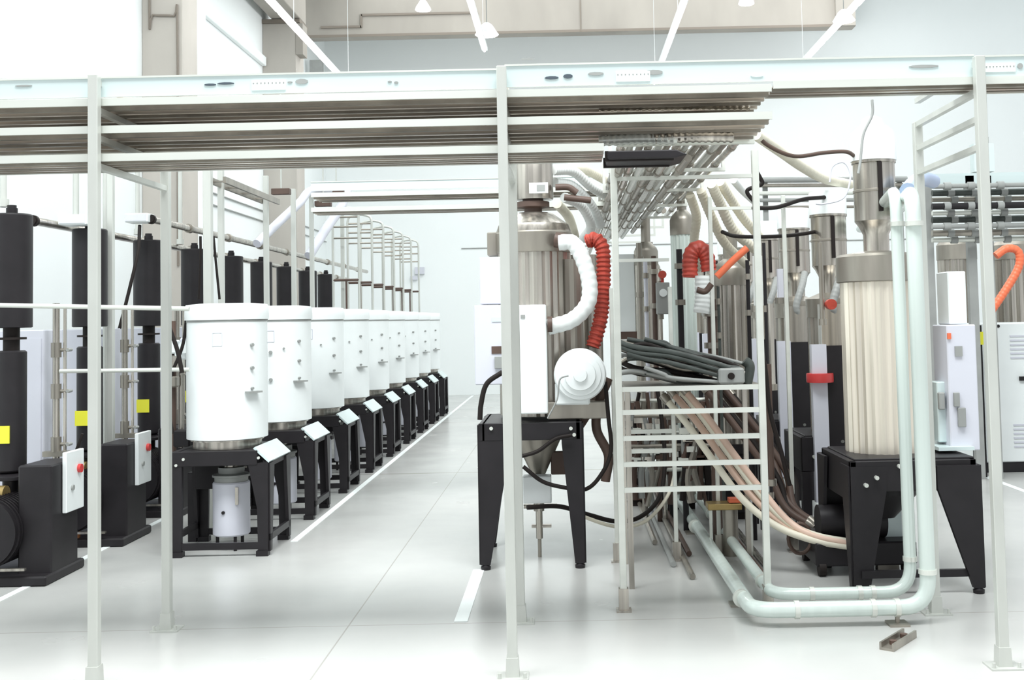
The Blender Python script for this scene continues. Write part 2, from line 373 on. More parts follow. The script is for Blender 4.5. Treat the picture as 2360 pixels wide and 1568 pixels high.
# ================================================================== WHITE TANKS ON BLACK STANDS
TX, TY0, TP = -2.372, 8.02, 1.385
def make_stand():
    t = thing('tank_stand', '', 'stand', (TX, TY0, 0), 'black stands under the white tanks')
    hx, hy, zt = .33, .285, .71
    m = MB()
    for sy in (-1, 1): m.box(-hx, hx - .07, sy * hy - .02, sy * hy + .02, zt - .1, zt)
    m.box(-hx, -hx + .04, -hy, hy, zt - .1, zt).box(hx - .04, hx, -hy, hy, zt - .12, zt - .07)
    m.box(-.28, .26, -hy + .02, hy - .02, zt - .02, zt - .002)
    m.build('top_frame', M_black, t, bevel=.004)
    for sx in (-1, 1):
        for sy in (-1, 1):
            l = MB(); w0 = .135 if sx > 0 else .075
            l.prism([(sx * hx, 0.03), (sx * (hx - .07), .03), (sx * (hx - .075), .32), (sx * (hx - w0), zt - .09), (sx * hx, zt - .08)], 'y', sy * hy - .015, sy * hy + .015)
            l.prism([(sy * hy, .03), (sy * (hy - .045), .03), (sy * (hy - .12), zt - .09), (sy * hy, zt - .09)], 'x', sx * hx - .012, sx * hx + .012)
            l.build('leg', M_black, t)
            MB().box(sx * hx - (.08 if sx > 0 else -.0), sx * hx + (.0 if sx > 0 else .08), sy * hy - .03, sy * hy + .03, 0, .035).build('foot', M_black, t)
    for sy in (-1, 1): MB().box(-hx, hx, sy * hy - .012, sy * hy + .012, .045, .09).build('lower_rail', M_black, t)
    for sx in (-1, 1): MB().box(sx * hx - .012, sx * hx + .012, -hy, hy, .10, .145).build('lower_rail', M_black, t)
    # bright chamfered edge cover on aisle side
    MB().prism([(hx - .10, zt + .012), (hx - .09, zt + .022), (hx + .012, zt - .075), (hx + .004, zt - .085)], 'y', -hy - .01, hy + .01).build('edge_cover', M_glassy, t)
    MB().box(-.30, -.06, .10, hy - .02, .40, .61).build('apron_box', M_black, t, bevel=.005)
    for x in (-.24, -.29, hx - .06): MB().cyl((x, -hy - .028, zt - (.05 if x > -.25 else .09)), (x, -hy - .018, zt - (.05 if x > -.25 else .09)), .010, n=8).build('bolt', M_rail, t)
    return t
def make_tank(full):
    t = thing('storage_tank', '', 'tank', (TX - .03, TY0, .71), 'white tanks in a row')
    MB().lathe([(.235, 0), (.235, .05), (.25, .052), (.25, .062)], 48).build('base_ring', M_steel, t)
    MB().lathe([(.26, .062), (.277, .068), (.277, .885)], 64).build('shell', M_white, t)
    MB().lathe([(.272, .885), (.272, .892), (.288, .893), (.289, .93), (.286, .985), (.278, 1.0), (.2, 1.008)], 64).build('lid', M_white, t)
    MB().lathe([(.2805, .878), (.2805, .8925)], 64).build('seal', M_grey, t)
    def at(deg, r=.277): a = math.radians(-90 + deg); return Vector((r * math.cos(a), r * math.sin(a), 0)), Vector((math.cos(a), math.sin(a), 0))
    def knob(deg, z, s=.012, name='knob', L=.02):
        p, d = at(deg); MB().cyl(p + d * -.003 + Vector((0, 0, z)), p + d * L + Vector((0, 0, z)), s, n=10).build(name, M_grey, t)
    def shelf(deg, z):
        p, d = at(deg, .272); q = Vector((-d.y, d.x, 0)); c = p + Vector((0, 0, z))
        MB().bar(c - q * .055 + d * .03, c + q * .055 + d * .03, .05, .012).build('bracket', M_grey, t)
    knob(52, .715); knob(52, .555); knob(52, .415, .009); shelf(52, .39)
    p, d = at(3, .2775); q = Vector((-d.y, d.x, 0)); c = p + Vector((0, 0, .76))
    f = MB(); W, Hh = .032, .045
    for a, b_ in (((-W, -Hh), (-W, Hh)), ((-W, Hh), (W, Hh)), ((W, Hh), (W, -Hh)), ((W, -Hh), (-W, -Hh))):
        f.bar(c + q * a[0] + Vector((0, 0, a[1])), c + q * b_[0] + Vector((0, 0, b_[1])), .005, .005)
    f.build('name_plate_frame', M_lav, t)
    if full:
        knob(4, .63, .014); knob(4, .41, .014); p, d = at(-4, .277)
        MB().bar(p + d * .015 + Vector((0, 0, .46)), p + d * .015 + Vector((0, 0, .60)), .016, .02).build('handle', M_grey, t)
        knob(-25, .66, .008); knob(25, .66, .008)
    return t
def make_can():
    t = thing('small_canister', '', 'canister', (TX, TY0 - .02, .0), 'white canisters under the tanks')
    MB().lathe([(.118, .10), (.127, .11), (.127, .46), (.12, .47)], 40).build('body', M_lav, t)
    MB().lathe([(.115, .47), (.115, .50), (.13, .505), (.13, .52), (.09, .53), (.09, .57)], 32).build('clamp_lid', M_grey, t)
    m = MB()
    for a in (60, 180, 300): m.cyl((.1 * math.cos(math.radians(a)), .1 * math.sin(math.radians(a)), 0), (.1 * math.cos(math.radians(a)), .1 * math.sin(math.radians(a)), .10), .012, n=8)
    m.build('feet', M_black, t)
    MB().cyl((-.02, -.122, .27), (-.02, -.135, .27), .012, n=10).build('plug', M_black, t)
    MB().box(.06, .08, -.118, -.104, .32, .44).build('latch', M_steel, t)
    MB().cyl((0, 0, .57), (0, 0, .69), .05, n=16).build('neck', M_steel, t)
    return t
s0 = make_stand(); k0 = make_tank(False); k1 = make_tank(True); c0 = make_can()
for i in range(9):
    y = TY0 + TP * i
    if i == 0: s, k, c = s0, k0, c0
    else:
        s = dup(s0, (TX, y, 0)); c = dup(c0, (TX, y - .02, 0)); k = k1 if i == 1 else dup(k1, (TX - .03, y, .71))
        k.location = (TX - .03, y, .71)
    o = ORD[i] if i < 8 else 'farthest'
    ext = '' if i == 0 else ' from the camera'
    k['label'] = '%s%s white cylindrical tank in the row along the aisle' % (o, ext)
    s['label'] = 'black tapered-leg stand under the %s%s white tank' % (o, ext)
    c['label'] = 'white small canister standing beneath the %s%s tank' % (o, ext)

# ================================================================== BLACK PUMP UNITS ON THE LEFT
PX, PY0, PP = -3.57, 7.28, 1.2
def make_pump():
    t = thing('pump_unit', '', 'pump', (PX, PY0, 0), 'black pump units with upright cylinders')
    MB().lathe([(.115, 1.575), (.125, 1.58), (.125, 2.30), (.118, 2.31)], 40).build('upper_cylinder', M_black, t)
    MB().lathe([(.035, 2.31), (.035, 2.35), (.028, 2.352), (.028, 2.37)], 16).build('top_nozzle', M_black, t)
    MB().lathe([(.05, 1.43), (.05, 1.50), (.09, 1.50), (.09, 1.515), (.05, 1.515), (.05, 1.575)], 24).build('neck', M_blackr, t)
    MB().lathe([(.085, .66), (.092, .67), (.092, 1.42), (.08, 1.43)], 32).build('lower_cylinder', M_black, t)
    MB().lathe([(.05, .5), (.05, .6), (.11, .61), (.11, .63), (.06, .66)], 24).build('flange', M_black, t)
    MB().box(-.07, .035, -.0975, -.088, .845, .955).build('warning_label', M_yel, t)
    MB().cyl((-.02, -.33, .32), (-.02, .12, .32), .21, n=36).lathe([(.05, .3), (.05, .3)], 8).build('motor', M_black, t)
    fn = MB()
    for i in range(12):
        y = -.30 + i * .033; fn.cyl((-.02, y, .32), (-.02, y + .012, .32), .222, n=36)
    fn.build('cooling_fins', M_black, t)
    MB().cyl((-.18, -.12, .53), (.03, -.12, .53), .055, n=20).build('brass_fitting', M_brass, t)
    MB().box(.16, .37, -.24, .14, .02, .72).build('housing', M_black, t, bevel=.01)
    p = MB().box(.372, .40, -.10, .16, .40, .78).build('control_panel', M_white, t, bevel=.004)
    MB().cyl((.40, .08, .66), (.42, .08, .66), .028, n=14).build('stop_button', M_redp, p)
    MB().cyl((.40, -.02, .55), (.412, -.02, .55), .018, n=12).build('switch', M_grey, p)
    MB().box(-.26, .38, -.34, .22, .0, .06).build('skid', M_black, t, bevel=.01)
    MB().box(-.24, .26, -.36, -.335, .10, .115).build('guard_bar', M_steel, t)
    return t
def make_cab():
    t = thing('side_cabinet', '', 'cabinet', (-3.80, 7.9, 0), 'pale cabinets between the black pump units')
    MB().box(-.22, .22, -.14, .14, 0.03, 1.56).build('body', M_lav, t, bevel=.006)
    MB().box(-.22, .22, -.12, .12, 0, .03).build('plinth', M_grey, t)
    MB().box(-.20, .20, -.146, -.14, .1, 1.5).build('door', M_lav, t)
    return t
def make_valve():
    t = thing('valve_riser', '', 'valve pipe', (-3.48, 7.72, 0), 'valve risers between the pump units')
    MB().cyl((0, 0, .0), (0, 0, 1.74), .023, n=12).cyl((.06, 0, .72), (.06, 0, 1.72), .012, n=8).build('riser', M_steel, t)
    for z in (.78, 1.14, 1.42):
        v = MB().cyl((0, 0, z - .05), (0, 0, z + .05), .034, n=14).cyl((0, 0, z), (.09, 0, z), .013, n=8).build('valve_body', M_steeld, t)
        MB().cyl((.09, -.03, z), (.09, .03, z), .012, n=10).build('hand_wheel', M_grey, v)
    MB().box(-.08, .14, -.03, .03, .70, .735).build('bracket', M_steeld, t)
    return t
p0 = make_pump(); cb0 = make_cab(); vr0 = make_valve()
for i in range(9):
    y = PP * i; o = ORD[i] if i < 8 else 'farthest'; ext = '' if i == 0 else ' from the camera'
    p = p0 if i == 0 else dup(p0, (PX, PY0 + y, 0))
    p['label'] = '%s%s black pump unit with tall cylinders behind the white tape' % (o, ext)
    if i < 6:
        c = cb0 if i == 0 else dup(cb0, (-3.80, 7.9 + y, 0)); v = vr0 if i == 0 else dup(vr0, (-3.48, 7.72 + y, 0))
        c['label'] = 'pale tall cabinet right behind the %s%s black pump unit' % (o, ext)
        v['label'] = 'steel valve riser right behind the %s%s black pump unit' % (o, ext)
# header pipes
def header(x, y0, y1, z, label, r=.03):
    t = thing('header_pipe', label, 'pipe', (x, y0, z), 'header pipes along the pump units')
    MB().cyl((0, 0, 0), (0, y1 - y0, 0), r, n=16).build('pipe', M_steel, t)
    MB().cyl((0, -.03, 0), (0, 0, 0), r * 1.35, n=16).cyl((0, -.04, 0), (0, -.03, 0), r, n=16).build('end_cap', M_blackr, t)
    for i in range(int((y1 - y0) / 1.2)): MB().cyl((0, .9 + i * 1.2, 0), (0, .96 + i * 1.2, 0), r * 1.4, n=16).build('coupling', M_steeld, t)
header(-3.74, 7.95, 19.5, 2.33, 'lower steel header pipe with dark end cap running over the pump units')
header(-3.42, 9.35, 19.5, 2.46, 'upper steel header pipe with dark end cap running over the pump units')
def vpipe(px, Y, z0, z1, r, m, label):
    x = UY(px, 450, Y).x
    t = tag(MB().cyl((x, Y, z0), (x, Y, z1), r, n=12).lathe([(r * 1.7, z0), (r * 1.7, z0 + .05)], 14, (x, Y)).build('drop_pipe', m), label, 'pipe', 'drop pipes above the pump units')
for i, (px, Y, w_) in enumerate(((8, 7.28, .02), (175, 8.46, .022), (243, 8.9, .02), (317, 9.66, .018), (415, 10.86, .02))):
    vpipe(px, Y, 0.0 if i == 2 else 2.36, 3.2, w_, M_post, 'pale drop pipe above the black pump units, %s from the left' % ('first', 'second', 'third', 'fourth', 'fifth')[i])
for i, (px0, px1, py0, py1, Y) in enumerate(((140, 205, 495, 520, 8.3), (292, 345, 492, 514, 9.3))):
    a = UY(px0, py1, Y); b = UY(px1, py0, Y)
    t = thing('junction_box', 'small white junction box on the header pipe %s' % ('nearest the left edge', 'behind the left tall frame')[i], 'box', (a.x, Y, a.z), 'white junction boxes')
    MB().box(0, b.x - a.x, -.05, .12, 0, b.z - a.z).build('body', M_white, t, bevel=.006); MB().box(.01, b.x - a.x - .01, -.055, -.05, .01, b.z - a.z - .01).build('cover', M_lav, t)
# long white rails at waist and chest height behind the left frame
def hrail(px0, px1, py0, py1, Y, r, m, label):
    a = UY(px0, py0, Y); b = UY(px1, py1, Y)
    t = thing('guard_rail', label, 'rail', a, 'guard rails behind the left frame')
    MB().cyl((0, 0, 0), b - a, r, n=12).build('rail', m, t)
hrail(-640, 436, 692, 712, 6.75, .014, M_rail, 'upper pale guard rail crossing in front of the black pump units')
hrail(138, 436, 856, 852, 7.70, .014, M_rail, 'lower pale guard rail crossing in front of the black pump units')
# black hoses hanging
def hose(name, pts, r, m, label, cat='hose', group=None, c=0, fit=False):
    mb = corr(pts, r, c) if c else MB().tube(spline(pts, 10), r, 10)
    o = mb.build(name, m, ang=60 if not c else 30); tag(o, label, cat, group)
    if fit:
        for p, q in ((pts[0], pts[1]), (pts[-1], pts[-2])):
            p = Vector(p); d = (Vector(q) - p).normalized(); MB().cyl(p - d * .01, p + d * .05, r * 1.25, n=12).build('end_fitting', M_steeld, o)
    return o
def hp(path, Y0, Y1=None):
    n = len(path); Y1 = Y0 if Y1 is None else Y1
    return [UY(x, y, Y0 + (Y1 - Y0) * i / max(1, n - 1)) for i, (x, y) in enumerate(path)]
hose('hose', hp([(322, 520), (318, 580), (300, 660), (262, 810), (232, 925)], 9.3, 9.0), .014, M_blackr, 'black hose slanting down left of the second galvanised upright', group='thin black hoses')
hose('hose', hp([(462, 545), (462, 600), (458, 690)], 10.3), .012, M_blackr, 'black hose hanging just left of the wide pale post', group='thin black hoses')
hose('hose', hp([(492, 545), (498, 610), (506, 690)], 8.95), .010, M_blackr, 'black hose hanging between the two nearest pale posts', group='thin black hoses')
hose('hose', hp([(374, 665), (388, 745), (408, 805), (420, 860)], 7.6), .015, M_blackr, 'black hose curving down behind the nearest white tank', group='thin black hoses')
hose('hose', hp([(430, 735), (420, 800), (385, 900), (398, 1000)], 7.9), .012, M_blackr, 'black hose looping down left of the nearest white tank', group='thin black hoses')
hose('hose', hp([(140, 1085), (170, 1050), (190, 1000)], 7.5), .010, M_blackr, 'black hose behind the white control panel', group='thin black hoses')
a = UY(167, 1250, 8.2); b = UY(181, 1172, 8.2); tag(MB().box(a.x, b.x, 8.2, 8.23, 0, b.z).build('barrier_strip', M_otape), 'orange upright strip at the floor beside the nearest pump unit', 'barrier')
# cluster of pipework left of first tank
g = thing('valve_cluster', 'dense pipe and valve cluster left of the nearest white tank', 'pipework', (-2.74, 8.3, 0))
for i, (px0, px1, py0, py1, m) in enumerate(((378, 392, 700, 1030, M_steeld), (400, 412, 740, 1030, M_brown), (418, 432, 830, 1000, M_steel), (386, 398, 860, 1000, M_lav))):
    a = UY(px0, py1, 8.25 + .05 * i); b = UY(px1, py0, 8.25 + .05 * i)
    MB().cyl(Vector((a.x, a.y, a.z - .1)) - g.location, Vector((a.x, a.y, b.z)) - g.location, .02, n=12).build('pipe', m, g)
for (px, py, s, m) in ((395, 800, .05, M_white), (420, 815, .045, M_white), (405, 835, .05, M_steel), (428, 790, .035, M_lav), (398, 880, .04, M_steeld), (424, 1010, .06, M_black)):
    a = UY(px, py, 8.25) - g.location; MB().box(a.x - s, a.x + s, a.y - s, a.y + s, a.z - s, a.z + s).build('fitting', m, g, bevel=.01)
a = UY(428, 800, 8.2) - g.location; MB().cyl(a, a + Vector((0, -.03, 0)), .045, n=24).build('gauge', M_white, g)
MB().box(-.03, .03, -.03, .03, 0, .5).build('pedestal', M_black, g)

# ================================================================== ARCHES, BRACES BEHIND THE TANKS
def make_arch():
    t = thing('pipe_arch', '', 'metal frame', (-2.75, 14, 0), 'slender pipe arches beyond the tanks')
    for x in (0, .32): MB().cyl((x, 0, 0), (x, 0, 2.9), .016, n=8).build('upright', M_post, t)
    MB().tube(spline([(0, 0, 2.9), (.03, 0, 2.97), (.16, 0, 3.0), (.29, 0, 2.97), (.32, 0, 2.9)], 5), .016, 8).build('hoop', M_post, t)
    for z in (2.62, 2.76, 2.88): MB().cyl((0, 0, z), (.32, 0, z), .011, n=8).build('crossbar', M_steeld, t)
    MB().cyl((0, 0, 2.1), (.32, 0, 2.1), .016, n=8).cyl((.16, 0, 1.5), (.16, 0, 2.1), .012, n=8).build('lower_crossbar', M_brown, t)
    return t
ar = make_arch()
for i in range(7):
    a = ar if i == 0 else dup(ar)
    a.location = (-2.85, 13.9 + i * .95, 0)
    a['label'] = '%s slender pipe arch%s rising behind the far tanks' % (ORD[i], '' if i == 0 else ' from the camera')
t = thing('cable_ladder', 'brown-grey cable ladder running into depth behind the tank posts', 'cable tray', (-2.80, 8.9, 2.72))
for x in (0, .12): MB().box(x - .012, x + .012, 0, 1.7, -.025, .025).build('side_rail', M_steeld, t)
for i in range(4): MB().box(0, .12, i * .42 + .05, i * .42 + .08, -.012, .0).build('rung', M_steeld, t)
hose('duct', hp([(592, 562), (640, 515), (690, 468), (715, 440), (760, 436)], 11.2, 12.6), .045, M_lav, 'pale diagonal duct bending over behind the middle posts', 'duct', 'pale slanting ducts')
hose('duct', hp([(712, 590), (750, 530), (785, 478), (800, 440)], 12.6, 13.6), .055, M_lav, 'pale diagonal duct nearest the slender arches', 'duct', 'pale slanting ducts')
for i, (px, py, Y) in enumerate(((648, 442, 11.0), (745, 470, 12.4), (775, 440, 13.0))):
    a = UY(px, py, Y)
    t = thing('duct_clamp', 'small brown clamp block up among the ducts, %s from left' % ('first', 'second', 'third')[i], 'clamp', a, 'brown clamp blocks')
    MB().box(-.09, .09, -.04, .04, -.03, .03).build('block', M_brown, t, bevel=.005); MB().cyl((0, 0, .03), (0, 0, 1.0), .008, n=6).build('hanger', M_post, t)
# thin horizontal conduits on the left wall seen between posts
for i, (py, z) in enumerate(((428, 0), (457, 0), (575, 0))):
    a = UY(515, py, 15.5)
    tag(MB().cyl((-5.08, 15.2, a.z), (-5.08, 24.1, a.z), .012, n=6).build('wall_conduit', M_grey), 'thin conduit along the left wall, %s of three' % ('uppermost', 'middle one', 'lowest')[i], 'conduit', 'thin wall conduits')

# ================================================================== CENTRAL MACHINE
def steel_vessel(par, c, r, z0, z1, band=.13, ribs=56, m=M_steel, cone=.1):
    MB().lathe([(r * .96, z0), (r * .96, z1)], ribs, c, rib=r * .05).build('ribbed_body', m, par, ang=5)
    MB().lathe([(r, z1), (r * 1.01, z1 + .005), (r * 1.01, z1 + band), (r * .98, z1 + band + .01)], 48, c).build('collar', M_steeld, par)
Yc = 7.55
t = thing('filter_machine', 'nearest central stainless steel filter vessel with white control box on black legs', 'machine', (-.2, Yc, 0))
steel_vessel(t, (0, 0), .255, .93, 2.0)
MB().lathe([(.25, 2.13), (.25, 2.15), (.235, 2.19), (.14, 2.26), (.12, 2.27)], 48).build('dome_lid', M_steel, t)
MB().lathe([(.06, 2.26), (.06, 2.30), (.11, 2.31), (.11, 2.345), (.07, 2.35), (.07, 2.37)], 32).build('coupling', M_brown, t)
MB().lathe([(.125, 2.36), (.128, 2.37), (.128, 2.6), (.118, 2.62), (.05, 2.63)], 36, (.01, 0)).build('head_motor', M_steel, t)
mm = MB().box(-.02, .105, -.142, -.12, 2.39, 2.46).build('display', M_white, t); MB().box(.03, .085, -.146, -.142, 2.405, 2.445).build('screen', M_grey, mm)
# side vessel, right rear
MB().lathe([(.13, .95), (.13, 2.0)], 28, (.33, .35), rib=.012).build('side_vessel', M_steel, t, ang=5)
MB().lathe([(.1, .95), (.1, 1.95)], 22, (.22, -.05), rib=.012).build('side_vessel', M_steeld, t, ang=5)
# top frame and legs of the stand
m = MB(); m.box(-.34, .28, -.42, -.38, .80, .91).box(-.34, .28, .30, .34, .80, .91).box(-.36, -.32, -.42, .34, .80, .91).box(.25, .29, -.42, .34, .80, .91).box(-.34, .28, -.38, .30, .885, .91)
m.build('stand_top', M_black, t, bevel=.004)
def tleg(par, x, y, sx, top, bot, z1, th=.035, z0=.03, d=.10):
    o = MB(); o.prism([(x, z0), (x + sx * bot, z0), (x + sx * top, z1 - .12), (x + sx * top, z1), (x, z1)], 'y', y - th / 2, y + th / 2)
    s = 1 if y < 0 else -1
    o.prism([(y, z0), (y + s * .05, z0), (y + s * d, z1), (y, z1)], 'x', x - .01, x + .01)
    l = o.build('leg', M_black, par)
    MB().lathe([(.03, 0), (.032, .02), (.015, .03), (.015, .045)], 14, (x + sx * bot / 2, y)).build('foot', M_black, l)
tleg(t, -.36, -.40, 1, .20, .06, .9); tleg(t, .29, -.40, -1, .13, .06, .9); tleg(t, -.36, .32, 1, .16, .05, .9); tleg(t, .29, .32, -1, .13, .06, .9)
for x, z in ((-.28, .88), (.22, .87), (.24, .83)): MB().cyl((x, -.425, z), (x, -.432, z), .012, n=8).build('bolt', M_rail, t)
# white boxes
def pbox(par, name, px0, px1, py0, py1, Y, d, m, bev=.006):
    a = UY(px0, py1, Y) - Vector(par.location); b = UY(px1, py0, Y) - Vector(par.location)
    return MB().box(a.x, b.x, a.y, a.y + d, a.z, b.z).build(name, m, par, bevel=bev)
cb = pbox(t, 'control_box', 1197, 1258, 702, 955, 7.1, .2, M_white); pbox(t, 'switch', 1200, 1210, 726, 734, 7.095, .006, M_grey, 0)
lb = pbox(t, 'side_cabinet', 1095, 1188, 702, 888, 7.3, .3, M_lav); pbox(t, 'side_cabinet', 1106, 1170, 592, 702, 7.35, .25, M_lav)
pbox(t, 'display', 1133, 1162, 798, 816, 7.295, .005, M_brown, 0); pbox(t, 'label_strip', 1134, 1160, 731, 742, 7.295, .005, M_glassy, 0); pbox(t, 'knob', 1140, 1160, 822, 850, 7.28, .015, M_grey, .002)
# blower
c = UY(1337, 864, 7.12) - Vector(t.location)
m = MB(); prof = [(.165, 0), (.165, -.10), (.155, -.115), (.135, -.118), (.13, -.13), (.10, -.135), (.095, -.15), (.045, -.155), (.04, -.17), (.005, -.172)]
rings = []
for r, y in prof: rings.append([m.bm.verts.new((c.x + r * math.cos(2 * PI * k / 48), c.y + y + .1, c.z + r * math.sin(2 * PI * k / 48))) for k in range(48)])
for a, b in zip(rings, rings[1:]):
    for k in range(48): m.bm.faces.new((a[k], a[(k + 1) % 48], b[(k + 1) % 48], b[k]))
m.bm.faces.new(rings[0]); m.bm.faces.new(rings[-1])
bl = m.build('blower_housing', M_white, t)
MB().box(c.x - .16, c.x + .06, c.y + .02, c.y + .1, c.z - .19, c.z - .05).build('blower_outlet', M_white, t, bevel=.01)
pbox(t, 'blower_bracket', 1262, 1400, 925, 968, 7.2, .12, M_steeld)
corr([p - Vector(t.location) for p in hp([(1288, 560), (1318, 560), (1340, 590), (1358, 650), (1354, 700), (1318, 738), (1262, 755)], 7.25, 7.2)], .053, .06, .05, 16).build('white_duct', M_whiteh, t)
a = UY(1280, 553, 7.3) - Vector(t.location); MB().cyl(a, a + Vector((.1, -.02, -.02)), .05, n=18).build('inlet_nozzle', M_brown, t)
a = UY(1262, 748, 7.15) - Vector(t.location); MB().cyl(a, a + Vector((.03, 0, 0)), .05, n=18).build('duct_clamp', M_brown, t)
pbox(t, 'rear_cover', 1123, 1160, 535, 590, 7.5, .2, M_steeld)
# underside equipment
MB().lathe([(.04, .52), (.17, .80)], 32, (0, 0)).build('hopper', M_steeld, t)
pbox(t, 'junction_box', 1206, 1270, 1098, 1162, 7.35, .12, M_white)
MB().cyl((.0, -.05, .30), (.0, -.05, .52), .035, n=16).cyl((-.1, -.05, .33), (.12, -.05, .33), .015, n=10).cyl((-.05, -.05, .2), (.08, -.05, .2), .012, n=8).cyl((.0, -.05, .12), (0, -.05, .30), .022, n=10).build('drain_valve', M_steel, t)
MB().cyl((0, -.05, 0), (0, -.05, .12), .012, n=8).build('drain_pipe', M_steeld, t)
pbox(t, 'pipe_bracket', 1270, 1345, 1040, 1095, 7.5, .05, M_brown); 
# red corrugated duct right of machine
hose('corrugated_duct', hp([(1352, 558), (1372, 552), (1389, 575), (1391, 640), (1388, 700), (1382, 745), (1366, 800)], 7.4, 7.3), .05, M_red, 'thick red corrugated duct hanging right of the central machine', 'duct', c=.16)
hose('hose', hp([(1158, 858), (1122, 885), (1109, 930), (1106, 968)], 7.1), .016, M_blackr, 'black hose arching over the left leg of the central machine', group='black hoses at the central machine')
hose('hose', hp([(1203, 1052), (1240, 1040), (1280, 1012), (1318, 1003)], 7.1), .012, M_blackr, 'black hose rising to the right under the central machine top', group='black hoses at the central machine')
hose('hose', hp([(1206, 1076), (1250, 1110), (1300, 1124), (1350, 1128), (1385, 1095), (1408, 1040), (1402, 960), (1395, 880)], 7.2), .013, M_blackr, 'black hose hanging in a bow under the central machine', group='black hoses at the central machine')
hose('hose', hp([(1215, 1170), (1290, 1168), (1360, 1188), (1420, 1202), (1475, 1192), (1520, 1145), (1532, 1060), (1524, 960), (1512, 880)], 7.25, 8.0), .015, M_blackr, 'long black hose looping near the floor behind the ladder frame', group='black hoses at the central machine')
hose('hose', hp([(1340, 1190), (1420, 1214), (1490, 1200), (1545, 1130), (1556, 1040), (1548, 900)], 7.35, 8.1), .012, M_creamh, 'cream hose following the long black hose loop near the floor', group='black hoses at the central machine')
hose('hose', hp([(1403, 872), (1380, 930), (1375, 990), (1402, 1050), (1395, 1110)], 7.3), .03, M_brown, 'thick dark brown hose beside the right leg of the central machine')
hose('hose', hp([(1400, 880), (1350, 960), (1330, 990)], 7.45), .03, M_brown, 'thick dark brown hose curling under the round white blower')
hose('cable', hp([(1310, 866), (1290, 876), (1284, 920), (1262, 965)], 7.0), .005, M_grey, 'thin grey cable drooping across the white blower')
# white ducts fanning behind top motor
for i, (pp, m_) in enumerate((([(1275, 392), (1320, 395), (1362, 430), (1395, 450)], M_whiteh), ([(1278, 420), (1320, 430), (1360, 470), (1385, 520)], M_whiteh), ([(1300, 455), (1340, 475), (1362, 520), (1345, 550)], M_whiteh), ([(1310, 388), (1350, 392), (1395, 415)], M_creamh), ([(1284, 470), (1310, 500), (1325, 545)], M_creamh))):
    hose('flexible_duct', hp(pp, 7.6 + .08 * i, 8.2 + .08 * i), .036, m_, 'pale flexible duct right of the central head motor, %s from the top' % ('topmost', 'second', 'third', 'fourth', 'fifth')[i], 'duct', 'pale ducts at the head motor', c=.06)
for i, (pp) in enumerate(([(1280, 432), (1310, 432), (1330, 445)], [(1300, 455), (1345, 460), (1362, 462)])):
    hose('hose', hp(pp, 7.5), .022, M_brown, 'short brown pipe stub beside the head motor, %s' % ('upper', 'lower')[i], 'pipe')
# row of similar machines behind it
def slim_machine(label, loc, r, m, z1, g):
    t = thing('filter_column', label, 'machine', loc, 'slim steel filter columns behind the ladder frame')
    MB().lathe([(r, .62), (r, z1)], 40, rib=r * .09).build('ribbed_body', m, t, ang=5)
    MB().lathe([(r * 1.03, z1), (r * 1.03, z1 + .12), (r * .9, z1 + .15), (r * .4, z1 + .2), (r * .4, z1 + .4)], 32).build('head', M_steeld, t)
    MB().box(-g - .01, g + .01, -r, r, .55, .62).build('stand_top', M_black, t)
    for sx in (-1, 1):
        for sy in (-1, 1): MB().box(sx * g - .013, sx * g + .013, sy * (r - .015) - .015, sy * (r - .015) + .015, 0, .55).build('leg', M_black, t)
slim_machine('slim steel column left behind the ladder frame', (.70, 9.6, 0), .10, M_steel, 2.0, .09)
slim_machine('pale grey green smooth column behind the middle of the ladder frame', (.94, 8.9, 0), .095, M_pipe, 2.2, .15)
slim_machine('dark ribbed steel column behind the right side of the ladder frame', (1.24, 8.4, 0), .135, M_steel, 1.78, .16)
slim_machine('farthest slim steel column seen through the ladder frame', (.95, 12.6, 0), .12, M_steeld, 2.0, .16)
t = thing('white_cabinet', 'tall narrow white cabinet beyond the ladder frame left side', 'cabinet', (.42, 9.6, 0))
MB().box(0, .18, 0, .2, .02, 2.1).build('body', M_white, t, bevel=.005); MB().box(.185, .20, 0, .2, .0, 2.1).build('edge', M_lav, t); MB().box(-.01, .19, -.02, .0, 1.36, 1.44).build('dark_strip', M_brown, t)

# ================================================================== LADDER FRAMES IN THE MIDDLE
def ladder(name, x0, x1, Y, ztop, rungs, top, label, wd=.036, group='ladder frames'):
    t = thing(name, label, 'ladder frame', (x0, Y, 0), group); W = x1 - x0
    for x in (0, W):
        MB().box(x - wd / 2, x + wd / 2, -wd / 2, wd / 2, .01, ztop).build('upright', M_rail, t, bevel=.003)
        MB().box(x - .04, x + .04, -.04, .04, 0, .01).box(x - .026, x + .026, -.026, .026, .01, .12).build('foot_sleeve', M_steel, t)
    for z in rungs: MB().box(0, W, -.012, .012, z - .013, z + .013).build('rung', M_rail, t)
    for z in top: MB().box(0, W, -.012, .012, z - .010, z + .010).build('top_rail', M_rail, t)
    return t
Yl = 6.08
zs = [UY(1580, py, Yl).z for py in (895, 948, 1008, 1068, 1127)]
ladder('ladder_frame', .278, 1.045, Yl, 2.45, zs, [UY(1580, 409, Yl).z], 'bright ladder frame with five low rungs in front of the hose bundles')
zs2 = [UY(1480, py, 7.3).z for py in (995, 1040)]
ladder('ladder_frame', .30, .68, 7.3, 1.75, zs2, [UY(1480, 600, 7.3).z], 'smaller bright frame right behind the big ladder frame', .026)
ladder('ladder_frame', .98, 1.02 + .45, 7.5, 2.35, [], [UY(1700, 480, 7.5).z], 'slim bright frame behind the right side of the big ladder frame', .026)

